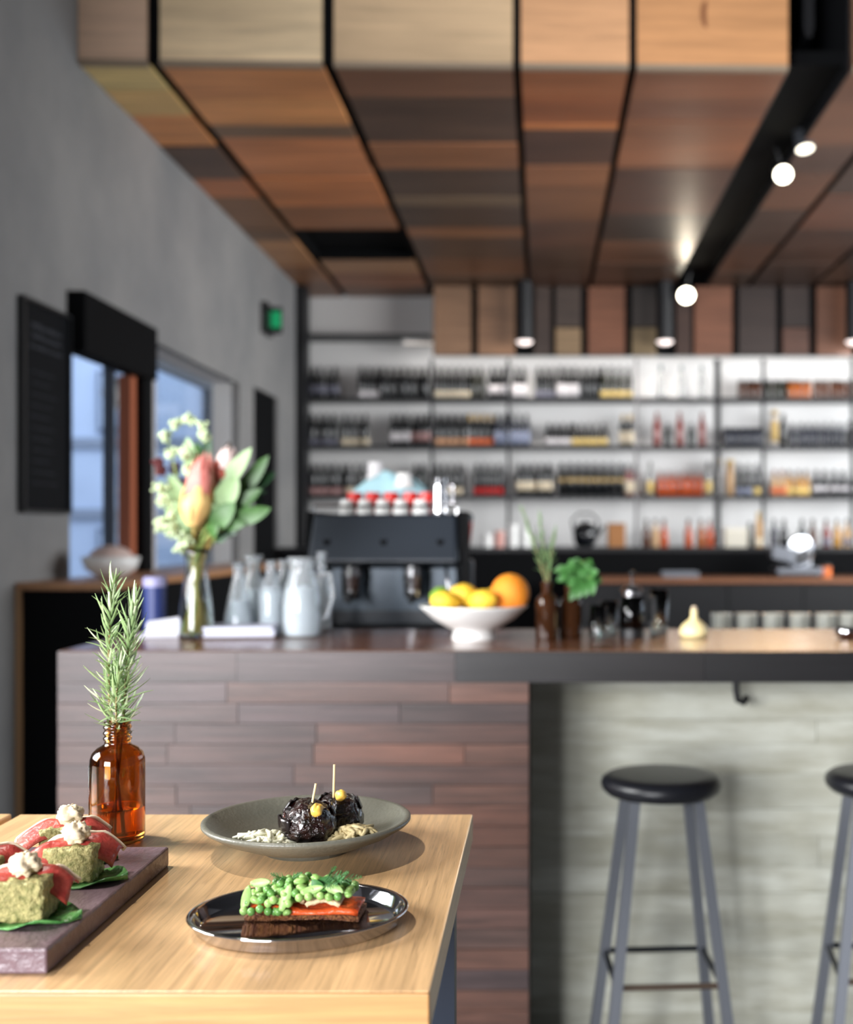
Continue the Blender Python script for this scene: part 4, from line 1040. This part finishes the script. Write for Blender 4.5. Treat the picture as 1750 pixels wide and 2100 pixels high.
M_needle2 = mat('herb_green', (124, 156, 104), .55, vary=(60, .3)); M_rstem = mat('rosemary_stem', (150, 124, 86), .6)
NEEDLES = []
def needle_mesh(k, m, ln, w, curve):
    mb = MB(); rows = []
    for i in range(6):
        t = i / 5; ww = w * (.55 + .45 * math.sin(PI * min(t + .15, 1))) * (1 if t < 1 else .35)
        x = ln * t; z = curve * ln * t * t
        rows.append([(x, -ww, z + ww * .35), (x, -ww * .3, z - ww * .25), (x, 0, z + ww * .45), (x, ww * .3, z - ww * .25), (x, ww, z + ww * .35)])
    top = [[r[0], r[2], r[4]] for r in rows]; bot = [[r[4], r[1], r[0]] for r in rows]
    mb.grid(top).grid(bot)
    return mb.mesh('needle', m, True)
def needle_set(m, m2, ln, w): return [needle_mesh(k, m if k % 3 else m2, ln * s, w, c) for k, (s, c) in enumerate(((1, .22), (.8, -.12), (1.15, .12), (.65, .3), (.95, -.22), (1.05, .4)))]
def sprig(name, label, path, needles, n, z_from, spread=.9, r=.0016, group=None, sc=1.0):
    base = Vector(path[0]); t = thing(name, label, 'herb', base, 0, group)
    pts = [Vector(q) - base for q in path]
    MB().tube(pts, [r * (1 - .6 * i / (len(pts) - 1)) for i in range(len(pts))], 6).build('stem', M_rstem, t, smooth=True)
    seg = [(pts[i + 1] - pts[i]).length for i in range(len(pts) - 1)]; tot = sum(seg)
    for i in range(n):
        s_ = z_from + (1 - z_from) * (i / (n - 1)) ** .9
        q = s_ * tot; k = 0
        while k < len(seg) - 1 and q > seg[k]: q -= seg[k]; k += 1
        p_ = pts[k].lerp(pts[k + 1], min(1, q / seg[k])); ax = (pts[k + 1] - pts[k]).normalized()
        a = i * 2.399 + random.uniform(-.4, .4)
        u = ax.orthogonal().normalized(); v = ax.cross(u); rad = u * math.cos(a) + v * math.sin(a)
        tilt = spread * (1 - .55 * max(0, (s_ - .75) / .25)) * random.uniform(.75, 1.15)
        d = (ax * math.cos(tilt) + rad * math.sin(tilt)).normalized()
        me = random.choice(needles)
        X = d; Z = (ax - d * ax.dot(d)); Z = Z.normalized() if Z.length > 1e-4 else d.orthogonal().normalized(); Y = Z.cross(X)
        o = link('needle', me, t)
        o.matrix_local = Matrix.Translation(p_) @ Matrix((X, Y, Z)).transposed().to_4x4() @ Matrix.Scale(random.uniform(.8, 1.15) * sc * (1 - .25 * max(0, (s_ - .8) / .2)), 4)
    return t
random.seed(31)
N2 = needle_set(M_needle2, M_needle2, .034, .0022)
for k, (tip, lab, n) in enumerate((((1072, 1046, 3.30), 'thin rosemary sprig leaning left in the amber bottle', 34), ((1108, 1062, 3.34), 'rosemary sprig standing upright in the amber bottle beside the fruit bowl', 34), ((1138, 1092, 3.30), 'short rosemary sprig leaning right in the amber bottle beside the fruit bowl', 30))):
    T = at(*tip); b0 = p1 + Vector((.006 * (k - 1), 0, .02)); nk = p1 + Vector((.003 * (k - 1), 0, .16))
    sprig('rosemary_sprig', lab, [b0, nk, nk.lerp(T, .5) + Vector((0, 0, .01)), T], N2, n, .46, .7, .002)
M_basil = mat('basil_leaf', (68, 118, 58), .45, vary=(40, .35), col2=(40, 84, 40))
for k, (tip, lab) in enumerate((((1196, 1150, 3.36), 'tallest leafy basil sprig at the right'), ((1212, 1185, 3.36), 'leafy basil sprig drooping to the right'), ((1166, 1165, 3.40), 'leafy basil sprig standing over its dark bottle'))):
    T = at(*tip); b0 = p2 + Vector((.006 * (k - 1), 0, .02)); nk = p2 + Vector((.003 * (k - 1), 0, .145))
    t = thing('basil_sprig', lab, 'herb', b0)
    path = [q - b0 for q in (b0, nk, nk.lerp(T, .6) + Vector((0, 0, .015)), T)]
    MB().tube(path, .002, 6).build('stem', M_stemg, t, smooth=True)
    for i in range(11):
        s_ = .35 + .65 * i / 10; c = path[1].lerp(path[3], s_); a = i * 2.4
        d = Vector((math.cos(a), math.sin(a) * .7, random.uniform(-.5, .5))).normalized()
        leaf_mesh(c, c + d * random.uniform(.03, .048), random.uniform(.022, .034), fold=.2, bend=.15, side=Vector((random.uniform(-.5, .5), -1, .5))).build('leaf', M_basil, t, smooth=True)
    if k == 1:
        for i in range(4):
            c = path[3].lerp(path[1], i * .2); leaf_mesh(c, c + Vector((.004 - .01 * i, -.02, -.05)), .026, side=Vector((0, -1, .2))).build('leaf', M_basil, t, smooth=True)

# glasses, plunger and sauce pot further right
def tumbler(label, px, d, r, h):
    t = thing('tumbler', label, 'glass', on_bar(px, d)); MB().lathe(shell([(r * .85, 0), (r * .87, .006), (r, h)], .002), 28).build('glass', M_glass, t, smooth=True)
    MB().lathe([(0, .0045), (r * .83, .0045), (r * .9, h * .4), (0, h * .4)], 24).build('water', M_wclear, t)
tumbler('clear tumbler right of the basil bottle', 1226, 3.36, .026, .095)
tumbler('clear tumbler behind the basil bottle, nearer the plunger', 1250, 3.50, .028, .10)
p = on_bar(1296, 3.40)
t = thing('coffee_plunger', 'glass coffee plunger with dark coffee on the bar', 'coffee plunger', p)
MB().lathe(shell([(.034, 0), (.034, .13)], .002), 32).build('glass', M_glass, t, smooth=True)
MB().lathe([(0, .004), (.0315, .004), (.0315, .05), (0, .05)], 28).build('coffee', mat('coffee', (22, 14, 10), .1), t)
MB().lathe([(.0355, .12), (.0355, .136), (.02, .15), (0, .152)], 28).build('lid', M_chrome, t)
MB().tube([(0, 0, .152), (0, 0, .18)], .003, 8).build('rod', M_chrome, t)
MB().ball((0, 0, .185), .009, 12, 8).build('knob', M_black, t, smooth=True)
MB().tube([(.035, 0, .12), (.065, 0, .115), (.065, 0, .045), (.035, 0, .03)], .006, 8).build('handle', M_black, t, smooth=True)
MB().lathe([(.0345, 0), (.037, 0), (.037, .025), (.0345, .025)], 28).build('base_band', M_black, t)
tumbler('tall clear glass right of the coffee plunger', 1352, 3.58, .030, .13)
p = on_bar(1424, 3.40)
t = thing('sauce_pot', 'small cream garlic-shaped pot with pointed neck on the bar', 'pot', p)
MB().lathe([(0, 0), (.034, 0), (.041, .008), (.042, .02), (.036, .034), (.022, .046), (.012, .054), (.009, .066), (.010, .078), (.006, .08), (0, .08)], 36).build('pot_body', mat('cream_glaze', (240, 220, 164), .35), t, smooth=True)
MB().ball((0, 0, .083), .008, 12, 8).build('stopper', mat('pale_stopper', (214, 196, 170), .5), t, smooth=True)
p = on_bar(1738, 3.36)
t = thing('sugar_bowl', 'small shiny steel bowl at the right edge of the bar', 'bowl', p)
MB().lathe([(0, 0), (.02, 0), (.032, .012), (.038, .03), (.036, .03), (.03, .014), (0, .004)], 32).build('bowl_body', M_chrome, t, smooth=True)
MB().ball((0, 0, .014), (.028, .028, .012), 16, 8).build('sugar', M_china, t, smooth=True)
# pale bowl on the window counter
t = thing('ledge_bowl', 'pale rounded bowl on the window counter below the servery window', 'bowl', (-2.28, 6.2, 1.066))
MB().lathe([(0, 0), (.06, 0), (.13, .05), (.15, .11), (.14, .115), (.12, .06), (0, .02)], 32).build('bowl_body', M_china, t, smooth=True)
MB().ball((0, 0, .10), (.115, .115, .075), 20, 12).build('bowl_filling', mat('pinkish_filling', (214, 190, 182), .7), t, smooth=True)
t = thing('reflected_globe', 'white globe for a reflected lamp, on an added post outside the servery window', 'lamp', (-3.45, 9.55, 2.45))  # lamp reflection modelled as a solid globe; the post is added support
MB().ball((0, 0, 0), .13, 24, 16).build('globe', mat('opal_globe', (240, 240, 240), .3), t, smooth=True)
MB().tube([(0, 0, -.125), (0, 0, FZ - 2.45)], .012, 6).build('post', mat('pale_post', (150, 160, 176), .5), t)
# ------------------------------------------------------------------ on the table: amber bottle with rosemary
random.seed(41)
BP = Vector((at(235, 0, 1.40).x, 1.41, TZ))
ab = thing('amber_bottle', 'small amber glass bottle with screw neck holding rosemary on the table', 'bottle', BP)
r, h = .0318, .1445
out = [(0, .001), (r * .80, 0), (r * .95, .0025), (r, .007), (r, .094), (r * .99, .100), (r * .92, .107), (r * .74, .1125), (r * .56, .1155), (.0150, .118), (.0148, .1215), (.0162, .1225), (.0165, .125), (.0150, .1265), (.0148, .1285), (.0164, .1295), (.0165, .1315), (.0150, .133), (.0148, .1355), (.0162, .1365), (.0164, .1385), (.0150, .1395), (.0148, .1425), (.0158, h - .001), (.0150, h)]
inn = [(.0120, h), (.0118, .118), (r * .52, .1135), (r * .70, .1105), (r * .88, .105), (r * .93, .099), (r * .935, .012), (r * .85, .006), (0, .006)]
MB().lathe(out + inn, 64).build('glass', M_amberg, ab, smooth=True)
MB().lathe([(0, .0062), (r * .84, .0062), (r * .9345, .0122), (r * .9345, .0425), (r * .90, .0415), (0, .041)], 48).build('water', mat('bottle_water', (240, 214, 170), 0, trans=1.0, ior=1.33), ab, smooth=False)
# glints put into the shape: thin ribs added on the left flank
for k in range(9):
    a = PI + .42 - k * .085
    MB().tube([(r * math.cos(a), r * math.sin(a), .012), (r * math.cos(a), r * math.sin(a), .092)], .0011, 6).build('glint_rib', M_amberg, ab, smooth=True)
NF = needle_set(M_needle, M_needleP, .0335, .0018)
def T(px, py, d=1.41): return at(px, py, d)
zb = BP + Vector((0, 0, .012))
sprig('rosemary_sprig', 'taller rosemary sprig at the left of the amber bottle on the table', [BP + Vector((.006, .0, .010)), BP + Vector((-.004, -.002, .135)), T(224, 1440), T(223, 1330, 1.405), T(228, 1240), T(232, 1196)], NF, 124, .42, 1.0, .0019)
sprig('rosemary_sprig', 'shorter dense rosemary sprig at the right of the amber bottle on the table', [BP + Vector((-.008, .004, .010)), BP + Vector((.006, .0, .135)), T(256, 1440), T(262, 1340, 1.40), T(272, 1260), T(276, 1232)], NF, 140, .44, .92, .0019)
sprig('rosemary_sprig', 'short rosemary sprig low in front in the amber bottle on the table', [BP + Vector((.0, -.008, .010)), BP + Vector((.001, -.006, .135)), T(238, 1440, 1.39), T(244, 1372, 1.385)], NF, 58, .56, 1.05, .0016)

# ------------------------------------------------------------------ stone board with canapes
BT = .0215
bd = thing('serving_board', 'thick dark purple-brown stone serving board with canapes', 'board', (-.5125, 1.145, TZ))
MB().box(-.1, .0975, -.162, .160, 0, BT).build('slab', mat('purple_slate', (116, 95, 102), .36, vary=(22, .5), col2=(82, 65, 71), bump=(70, .35), stretch=(1, .6, 1)), bd, bevel=.0022)
M_fritt = mat('frittata', (184, 172, 116), .6, vary=(150, .8), col2=(92, 98, 44), bump=(260, .6))
M_ham = mat('cured_ham', (166, 58, 52), .35, vary=(60, .5), col2=(206, 108, 92), bump=(160, .2), subsurface=.15)
M_fat = mat('ham_fat', (236, 216, 190), .4)
M_cream = mat('whipped_cream', (224, 206, 176), .5, subsurface=.1)
M_lettuce = mat('lettuce', (64, 128, 62), .32, vary=(60, .5), col2=(120, 176, 100), bump=(120, .4))
def rough_block(sx, sy, sz_, n=9, amp=.0016, seed=0):
    """squared block with a crumbly surface"""
    mb = MB()
    def d(p):
        v = Vector(p); q = mnoise.noise_vector(v * 160 + Vector((seed, 0, 0))) * amp + mnoise.noise_vector(v * 420 + Vector((0, seed, 0))) * amp * .5
        return tuple(v + q)
    idx = {}
    def vid(i, j, k):
        if (i, j, k) not in idx:
            x, y_, z_ = (i / n * 2 - 1), (j / n * 2 - 1), (k / n * 2 - 1)
            def rd(a, b, c): return a * (1 - .035 * (abs(b) ** 6 + abs(c) ** 6))
            p = (rd(x, y_, z_) * sx / 2, rd(y_, x, z_) * sy / 2, (rd(z_, x, y_) + 1) * sz_ / 2)
            idx[(i, j, k)] = len(mb.v); mb.v.append(d(p))
        return idx[(i, j, k)]
    for a in range(n):
        for b in range(n):
            for k, fl in ((0, 1), (n, 0)):
                q1 = (vid(a, b, k), vid(a + 1, b, k), vid(a + 1, b + 1, k), vid(a, b + 1, k)); mb.f.append(q1[::-1] if fl else q1)
                q2 = (vid(k, a, b), vid(k, a + 1, b), vid(k, a + 1, b + 1), vid(k, a, b + 1)); mb.f.append(q2[::-1] if fl else q2)
                q3 = (vid(a, k, b), vid(a + 1, k, b), vid(a + 1, k, b + 1), vid(a, k, b + 1)); mb.f.append(q3 if fl else q3[::-1])
    return mb
def canape(label, x, y, rz, seed, ham=(-.050, .040), cube=(.050, .044, .034), ham_dir=.95):
    t = thing('canape', label, 'canape', (x, y, TZ + BT), rz, 'canapes on the stone board')
    # leaf below
    rows = []
    for i in range(13):
        row = []
        for j in range(9):
            u, v = i / 12 * 2 - 1, j / 8 * 2 - 1
            w = .030 * max(0, 1 - abs(u) ** 2.4) ** .6 + .0005
            e = max(abs(u), abs(v)) ** 3
            z_ = .0010 + .0075 * e * (.5 + .5 * math.sin(5 * u + 3 * v + seed)) + .001 * abs(mnoise.noise(Vector((u * 4, v * 4, seed))))
            row.append((u * .046 + .008, v * w - .006, z_))
        rows.append(row)
    MB().grid(rows).build('lettuce_leaf', M_lettuce, t, smooth=True, solid=.0008)
    z0 = .0025
    sx, sy, s_z = cube
    o = rough_block(sx, sy, s_z, 14, .0020, seed).build('frittata_cube', M_fritt, t, smooth=True); o.location = (0, 0, z0)
    # slice of ham draped across the top
    rows = []; a, b = ham; edge = []
    for i in range(29):
        s_ = i / 28; x_ = a + (b - a) * s_
        over = max(0, abs(x_) - sx / 2 + .004)
        sag = -(over ** 1.25) * (1.7 if x_ < 0 else 2.3)
        row = []
        for j in range(11):
            v = j / 10 * 2 - 1
            wv = .0165 * (1 - .25 * s_ ** 3)
            xx = x_ + .004 * v * math.sin(seed)
            yy = v * wv + ham_dir * x_ * .35
            zz = z0 + s_z + .0035 + sag + .0030 * math.sin(v * 4 + seed + s_ * 5) * .7 - .0150 * max(0, -v) ** 1.6 + .0012 * mnoise.noise(Vector((s_ * 9, v * 3, seed)))
            row.append((xx, yy, zz))
        rows.append(row); edge.append(row[-1])
    hm = MB().grid(rows).build('ham_slice', M_ham, t, smooth=True, solid=.0016)
    MB().tube([(p_[0], p_[1], p_[2]) for p_ in edge], .0028, 7).build('fat_edge', M_fat, hm, smooth=True)
    MB().tube([rows[0][k] for k in range(11)], .0022, 7).build('fat_edge', M_fat, hm, smooth=True)
    # piped cream rosette
    def fn(u):
        an = math.atan2(u.y, u.x); tw = an * 5 + u.z * 3.2 + seed
        return 1 + .17 * math.sin(tw) * (1 - .6 * abs(u.z)) + .22 * mnoise.noise(u * 3.3 + Vector((seed, 0, 0))) + .14 * mnoise.noise(u * 7 + Vector((0, seed, 0)))
    MB().ball((.002, 0, z0 + s_z + .0105), (.0125, .012, .0105), 36, 24, fn).build('cream_rosette', M_cream, t, smooth=True)
    return t
canape('canape with ham and cream nearest the right edge of the stone board', -.471, 1.180, .10, 1.0)
canape('canape behind the others, ham draped low, next to the amber bottle', -.507, 1.255, .05, 4.2)
canape('canape at the left edge of the photo, only its ham end showing', -.546, 1.135, .0, 7.7, ham=(-.040, .052))
canape('canape nearest the viewer at the lower left on a large green leaf', -.470, 1.062, .06, 2.6, ham=(-.044, .040), cube=(.052, .046, .036))

# ------------------------------------------------------------------ grey bowl with skewered bites
GB = Vector((-.274, 1.372, TZ))
gb = thing('stoneware_bowl', 'wide shallow grey-green stoneware bowl with two dark glazed bites', 'bowl', GB)
M_stone = mat('grey_stoneware', (106, 105, 95), .34, vary=(16, .4), col2=(84, 84, 75), bump=(240, .12))
R = .1205
MB().lathe([(0, .003), (.044, .003), (.045, 0), (.050, 0), (.051, .004), (.072, .010), (.100, .021), (R - .003, .0315), (R, .0345), (R, .037), (R - .003, .0385), (R - .007, .0375), (.098, .0275), (.072, .0165), (.045, .0105), (0, .0095)], 96).build('bowl_body', M_stone, gb, smooth=True)
M_glaze = mat('dark_glaze', (8, 5, 6), .14, vary=(70, .55), col2=(52, 12, 7), bump=(150, .7), coat=.6)
M_char = mat('charred_edge', (22, 12, 12), .3, coat=.3)
M_pick = mat('toothpick_wood', (226, 202, 150), .6)
M_chick = mat('chickpea', (232, 188, 84), .38, vary=(50, .35), col2=(206, 150, 56))
def bite(label, px, py, d, r, seed, pick, chick, squash=.92):
    c = at(px, py, d); zc = TZ + .0105 + r * squash * .97
    t = thing('skewered_bite', label, 'food', (c.x, d, zc - r * squash), 0, 'glazed bites on picks')
    C = Vector((0, 0, r * squash))
    def fn(u):
        return 1 + .10 * mnoise.noise(u * 1.8 + Vector((seed, 0, 0))) + .075 * mnoise.noise(u * 4.1 + Vector((0, seed, 0))) + .045 * abs(mnoise.noise(u * 9 + Vector((0, 0, seed)))) - .12 * max(0, u.z - .75)
    MB().ball(C, (r, r * .95, r * squash), 72, 48, fn).build('meat', M_glaze, t, smooth=True)
    for k, (a0, el, ln) in enumerate(((2.75, .75, .55), (.55, .55, .5), (3.6, .1, .6), (5.2, .5, .55))):   # curled charred flaps of the wrapping
        rows = []
        for i in range(8):
            row = []
            for j in range(6):
                an = a0 + (i / 7 - .5) * ln * 2.0; e = el + (j / 5 - .5) * .5
                k2 = 1.02 + .10 * (j / 5) ** 2 + .04 * math.sin(i * 1.7 + seed * 3 + k)
                row.append(C + Vector((math.cos(an) * math.cos(e) * r, math.sin(an) * math.cos(e) * r * .95, math.sin(e) * r * squash)) * k2)
            rows.append(row)
        MB().grid(rows).build('wrap_flap', M_glaze if k % 2 else M_char, t, smooth=True, solid=.0016)
    p0, p1 = at(*pick[0]), at(*pick[1]); o0 = Vector(t.location)
    MB().tube([p0 - o0 - (p1 - p0) * .35, p1 - o0], .0013, 8).build('toothpick', M_pick, t, smooth=False)
    cc = at(*chick) - o0
    def fc(u): return 1 + .30 * max(0, u.x) ** 6 - .16 * math.exp(-(u.y / .22) ** 2) * max(0, u.z) + .22 * mnoise.noise(u * 1.3 + Vector((seed, 1, 0)))
    q = MB().ball((0, 0, 0), (.0078, .0068, .0068), 24, 16, fc).build('chickpea', M_chick, t, smooth=True); q.location = cc; q.rotation_euler = (.2, -.3, .1 + seed)
    return t
bite('front dark glazed bite with short pick and yellow chickpea', 633, 1690, 1.335, .0315, 1.3, ((639, 1655, 1.330), (648, 1607, 1.330)), (650, 1661, 1.303))
bite('rear dark glazed bite with tall pick and yellow chickpea', 693, 1680, 1.385, .0290, 5.1, ((684, 1642, 1.375), (686, 1568, 1.375)), (699, 1631, 1.365))
M_slaw = mat('cabbage_slaw', (226, 224, 200), .45, vary=(60, .3), col2=(196, 196, 150)); M_slaw2 = mat('creamy_slaw', (196, 180, 136), .45, vary=(60, .4), col2=(150, 134, 92))
def bowl_in(rr):
    ks = [(0, .0095), (.045, .0105), (.072, .0165), (.098, .0275), (.1135, .0375)]
    for (r0, z0), (r1, z1) in zip(ks, ks[1:]):
        if rr <= r1: return z0 + (z1 - z0) * (rr - r0) / (r1 - r0)
    return .038
def slaw(label, px, py, d, rx, ry, hz, n, m, seed):
    random.seed(seed); c = at(px, py, d); zb_ = TZ
    mb = MB()
    for i in range(n):
        a = random.uniform(0, 2 * PI); q = math.sqrt(random.random())
        x_, y_ = math.cos(a) * q * rx, math.sin(a) * q * ry
        fl = bowl_in(min(.112, math.hypot(c.x + x_ - GB.x, d + y_ - GB.y) + .012)) + .002
        zz = fl + hz * (1 - q * q) * random.uniform(.3, 1)
        an = random.uniform(0, PI); ln = random.uniform(.007, .014)
        dx, dy, dz = math.cos(an) * ln, math.sin(an) * ln, random.uniform(-.003, .003)
        mb.tube([(x_ - dx, y_ - dy, max(fl, zz - dz)), (x_, y_, zz + .0016), (x_ + dx, y_ + dy, max(fl, zz + dz))], [.0016, .0032, .0016], 6)
    o = mb.build('shredded_slaw', m, None, smooth=True); o.location = (c.x, d, zb_); tag(o, label, 'slaw', kind='stuff')
slaw('white shredded slaw heaped left of the dark bites in the grey bowl', 560, 0, 1.325, .034, .022, .015, 150, M_slaw, 5)
slaw('creamy tan slaw heaped right of the dark bites in the grey bowl', 712, 0, 1.335, .028, .022, .014, 120, M_slaw2, 6)

# ------------------------------------------------------------------ oval steel dish with open sandwich
TP = Vector((-.2285, 1.106, TZ)); TA = .20
tr = thing('oval_dish', 'polished oval steel dish holding an open pea sandwich', 'dish', TP, TA)
M_tray = mat('polished_steel', (196, 196, 202), .07, metal=1.0)
a_ = .1025; sy = .83
MB().lathe([(q_, z_ * .84) for q_, z_ in [(0, .0), (.090, .0), (.0955, .004), (.0985, .0135), (.1005, .0160), (.1025, .0165), (.1030, .0178), (.1018, .0190), (.0990, .0186), (.0960, .0165), (.0925, .0060), (.088, .0022), (0, .0020)]], 96, sy=sy).build('dish_body', M_tray, tr, smooth=True)
# open sandwich
SP = Vector((-.2265, 1.130, TZ + .0024)); SA = -.035
sw = thing('open_sandwich', 'crisp open sandwich with salmon, peas, beans and dill on the oval dish', 'sandwich', SP, SA)
M_crisp = mat('crispbread', (104, 56, 34), .55, vary=(220, .7), col2=(168, 112, 62), bump=(300, .9))
M_salmon = mat('smoked_salmon', (208, 74, 28), .3, vary=(50, .5), col2=(226, 116, 60), bump=(140, .3))
M_flake = mat('fish_flake', (214, 190, 150), .5, vary=(60, .4), bump=(160, .4))
M_pea = mat('green_pea', (84, 134, 62), .3, vary=(90, .5), col2=(132, 172, 98)); M_pea2 = mat('pale_pea', (140, 176, 98), .35); M_beanm = mat('broad_bean', (120, 162, 80), .35, vary=(60, .4), col2=(170, 196, 126)); M_dill = mat('dill_green', (52, 104, 48), .5)
LX, LY = .0545, .0215
rows_t, rows_b = [], []
for i in range(25):
    u = i / 24 * 2 - 1; rt = []
    for j in range(9):
        v = j / 8 * 2 - 1
        rt.append((u * LX, v * LY * (1 + .05 * mnoise.noise(Vector((u * 4, v, 3)))), .0036 + .0011 * math.sin(u * 3.2 + .6) + .0009 * mnoise.noise(Vector((u * 12, v * 6, 0)))))
    rows_t.append(rt)
o = MB().grid(rows_t).build('crispbread', M_crisp, sw, smooth=True, solid=.0046)
def draped(x0, x1, y0, y1, zf, nx=14, ny=8):
    return MB().grid([[(x0 + (x1 - x0) * i / (nx - 1), y0 + (y1 - y0) * j / (ny - 1), zf(i / (nx - 1), j / (ny - 1))) for j in range(ny)] for i in range(nx)])
draped(-.050, .0535, -.0215, .018, lambda s, t_: .0100 + .0018 * math.sin(s * 9) + .0012 * math.sin(t_ * 7 + s * 4) - .002 * (t_ < .1)).build('salmon_slice', M_salmon, sw, smooth=True, solid=.0042)
draped(.004, .036, -.0200, .010, lambda s, t_: .0150 + .005 * math.sin(PI * s) * (1 - t_ * .3) + .0016 * mnoise.noise(Vector((s * 6, t_ * 6, 0)))).build('fish_flake', M_flake, sw, smooth=True, solid=.0040)
draped(-.030, .0, -.010, .015, lambda s, t_: .0150 + .004 * math.sin(PI * s) + .0012 * mnoise.noise(Vector((s * 6, t_ * 6, 5)))).build('fish_flake', M_flake, sw, smooth=True, solid=.004)
random.seed(77)
pm = [MB().ball((0, 0, 0), .0040, 14, 9, lambda u: 1 + .04 * mnoise.noise(u * 2)).mesh('pea', m, True) for m in (M_pea, M_pea2, M_pea)]
beans = [MB().ball((0, 0, 0), (.0066, .0046, .0036), 14, 9, lambda u, s=s: 1 + .22 * mnoise.noise(u * 1.6 + Vector((s, 0, 0)))).mesh('bean', m, True) for s, m in ((1, M_beanm), (4, M_pea2), (9, M_beanm))]
placed = []
def heap(x): return (.032 * math.exp(-((x + .006) / .040) ** 2) + .002) if x > -.05 else .010
def try_put(me, nm, x, y_, z_, rad):
    p_ = Vector((x, y_, z_))
    for q, rr in placed:
        if (q - p_).length < (rad + rr) * .80: return False
    placed.append((p_, rad)); link(nm, me, sw, loc=p_, rot=(random.uniform(-.6, .6), random.uniform(-.6, .6), random.uniform(0, 6)))
    return True
# front face of the heap: peas spilling over the left half, then the top
for k in range(1600):
    x = random.uniform(-.054, .046); y_ = random.uniform(-.026, .018)
    left = x < -.008
    top = .016 + .021 * max(0, 1 - ((x - .004) / .062) ** 2) * (1 - (y_ / .034) ** 2)
    lowz = (.009 if y_ < -.02 else .0155) if left else .023
    z_ = random.uniform(lowz, max(lowz + .001, top))
    if not left and y_ < -.012 and z_ < .024: continue
    if random.random() < .68: try_put(random.choice(pm), 'pea', x, y_, z_, .0040)
    else: try_put(random.choice(beans), 'broad_bean', x, y_, z_, .0056)
    if len(placed) > 175: break
try_put(beans[1], 'broad_bean', .036, -.023, .0185, .004)
# leafy strips and dill fronds
M_strip = mat('celery_strip', (140, 178, 98), .4, vary=(80, .4), col2=(188, 210, 150))
for (x0, y0, z0, x1, y1, z1, w) in ((-.056, -.020, .010, -.050, -.021, .034, .008), (-.050, -.016, .034, -.030, -.018, .037, .007), (-.018, -.027, .012, -.010, -.022, .036, .008), (.000, -.024, .028, .022, -.022, .034, .007), (.022, -.018, .034, .040, -.020, .028, .009)):
    leaf_mesh((x0, y0, z0), (x1, y1, z1), w, fold=.3, bend=-.08, side=Vector((.1, -1, .3))).build('celery_strip', M_strip, sw, smooth=True, solid=.0014)
def dill(x, y_, z_, direction, ln, n):
    d = Vector(direction).normalized(); mb = MB(); s_ = d.orthogonal().normalized()
    base = Vector((x, y_, z_)); mb.tube([base, base + d * ln], [.0006, .0003], 5)
    for i in range(n):
        t_ = .15 + .85 * i / n; q = base + d * ln * t_
        for sg in (-1, 1):
            e = (d * .75 + (s_ * sg + d.cross(s_) * random.uniform(-.9, .9)) * .7).normalized() * ln * .42 * (1.15 - t_)
            mb.tube([q, q + e * .6 + Vector((0, 0, .0006)), q + e], [.0005, .0004, .0002], 4)
    mb.build('dill_frond', M_dill, sw, smooth=True)
for a in ((.024, -.010, .036, (1, -.3, .5), .024, 9), (.020, -.012, .036, (.7, -.2, .9), .020, 8), (.030, -.008, .034, (1, .2, .15), .026, 9), (.016, -.014, .036, (1, -.6, .05), .024, 9), (-.020, -.002, .034, (-.8, -.2, .4), .016, 7), (-.016, -.002, .034, (.8, -.2, .5), .016, 7), (.030, -.016, .034, (.6, -.5, .5), .020, 8)): dill(*a)
leaf_mesh((.014, -.014, .030), (.026, -.016, .042), .012, side=Vector((.3, -1, .2))).build('parsley_leaf', M_dill, sw, smooth=True)
leaf_mesh((.020, -.018, .030), (.010, -.020, .040), .010, side=Vector((-.3, -1, .2))).build('parsley_leaf', M_dill, sw, smooth=True)

# spotlight above the table (hangs from the ceiling out of the frame)
tl = thing('table_spotlight', 'black ceiling spotlight hanging above the food table', 'spotlight', (-1.25, 1.62, 3.3))
MB().lathe([(.05, .01), (.055, 0), (.06, 0), (.06, .2), (0, .2)], 24).build('body', M_black, tl)
MB().tube([(0, 0, .2), (0, 0, TOP - 3.3)], .012, 8).build('stalk', M_black, tl)
spot_light('table_spotlight_beam', (0, 0, -.02), (.36, -.17, -1), 150, .55, (1, .93, .84), tl, .5, .045)
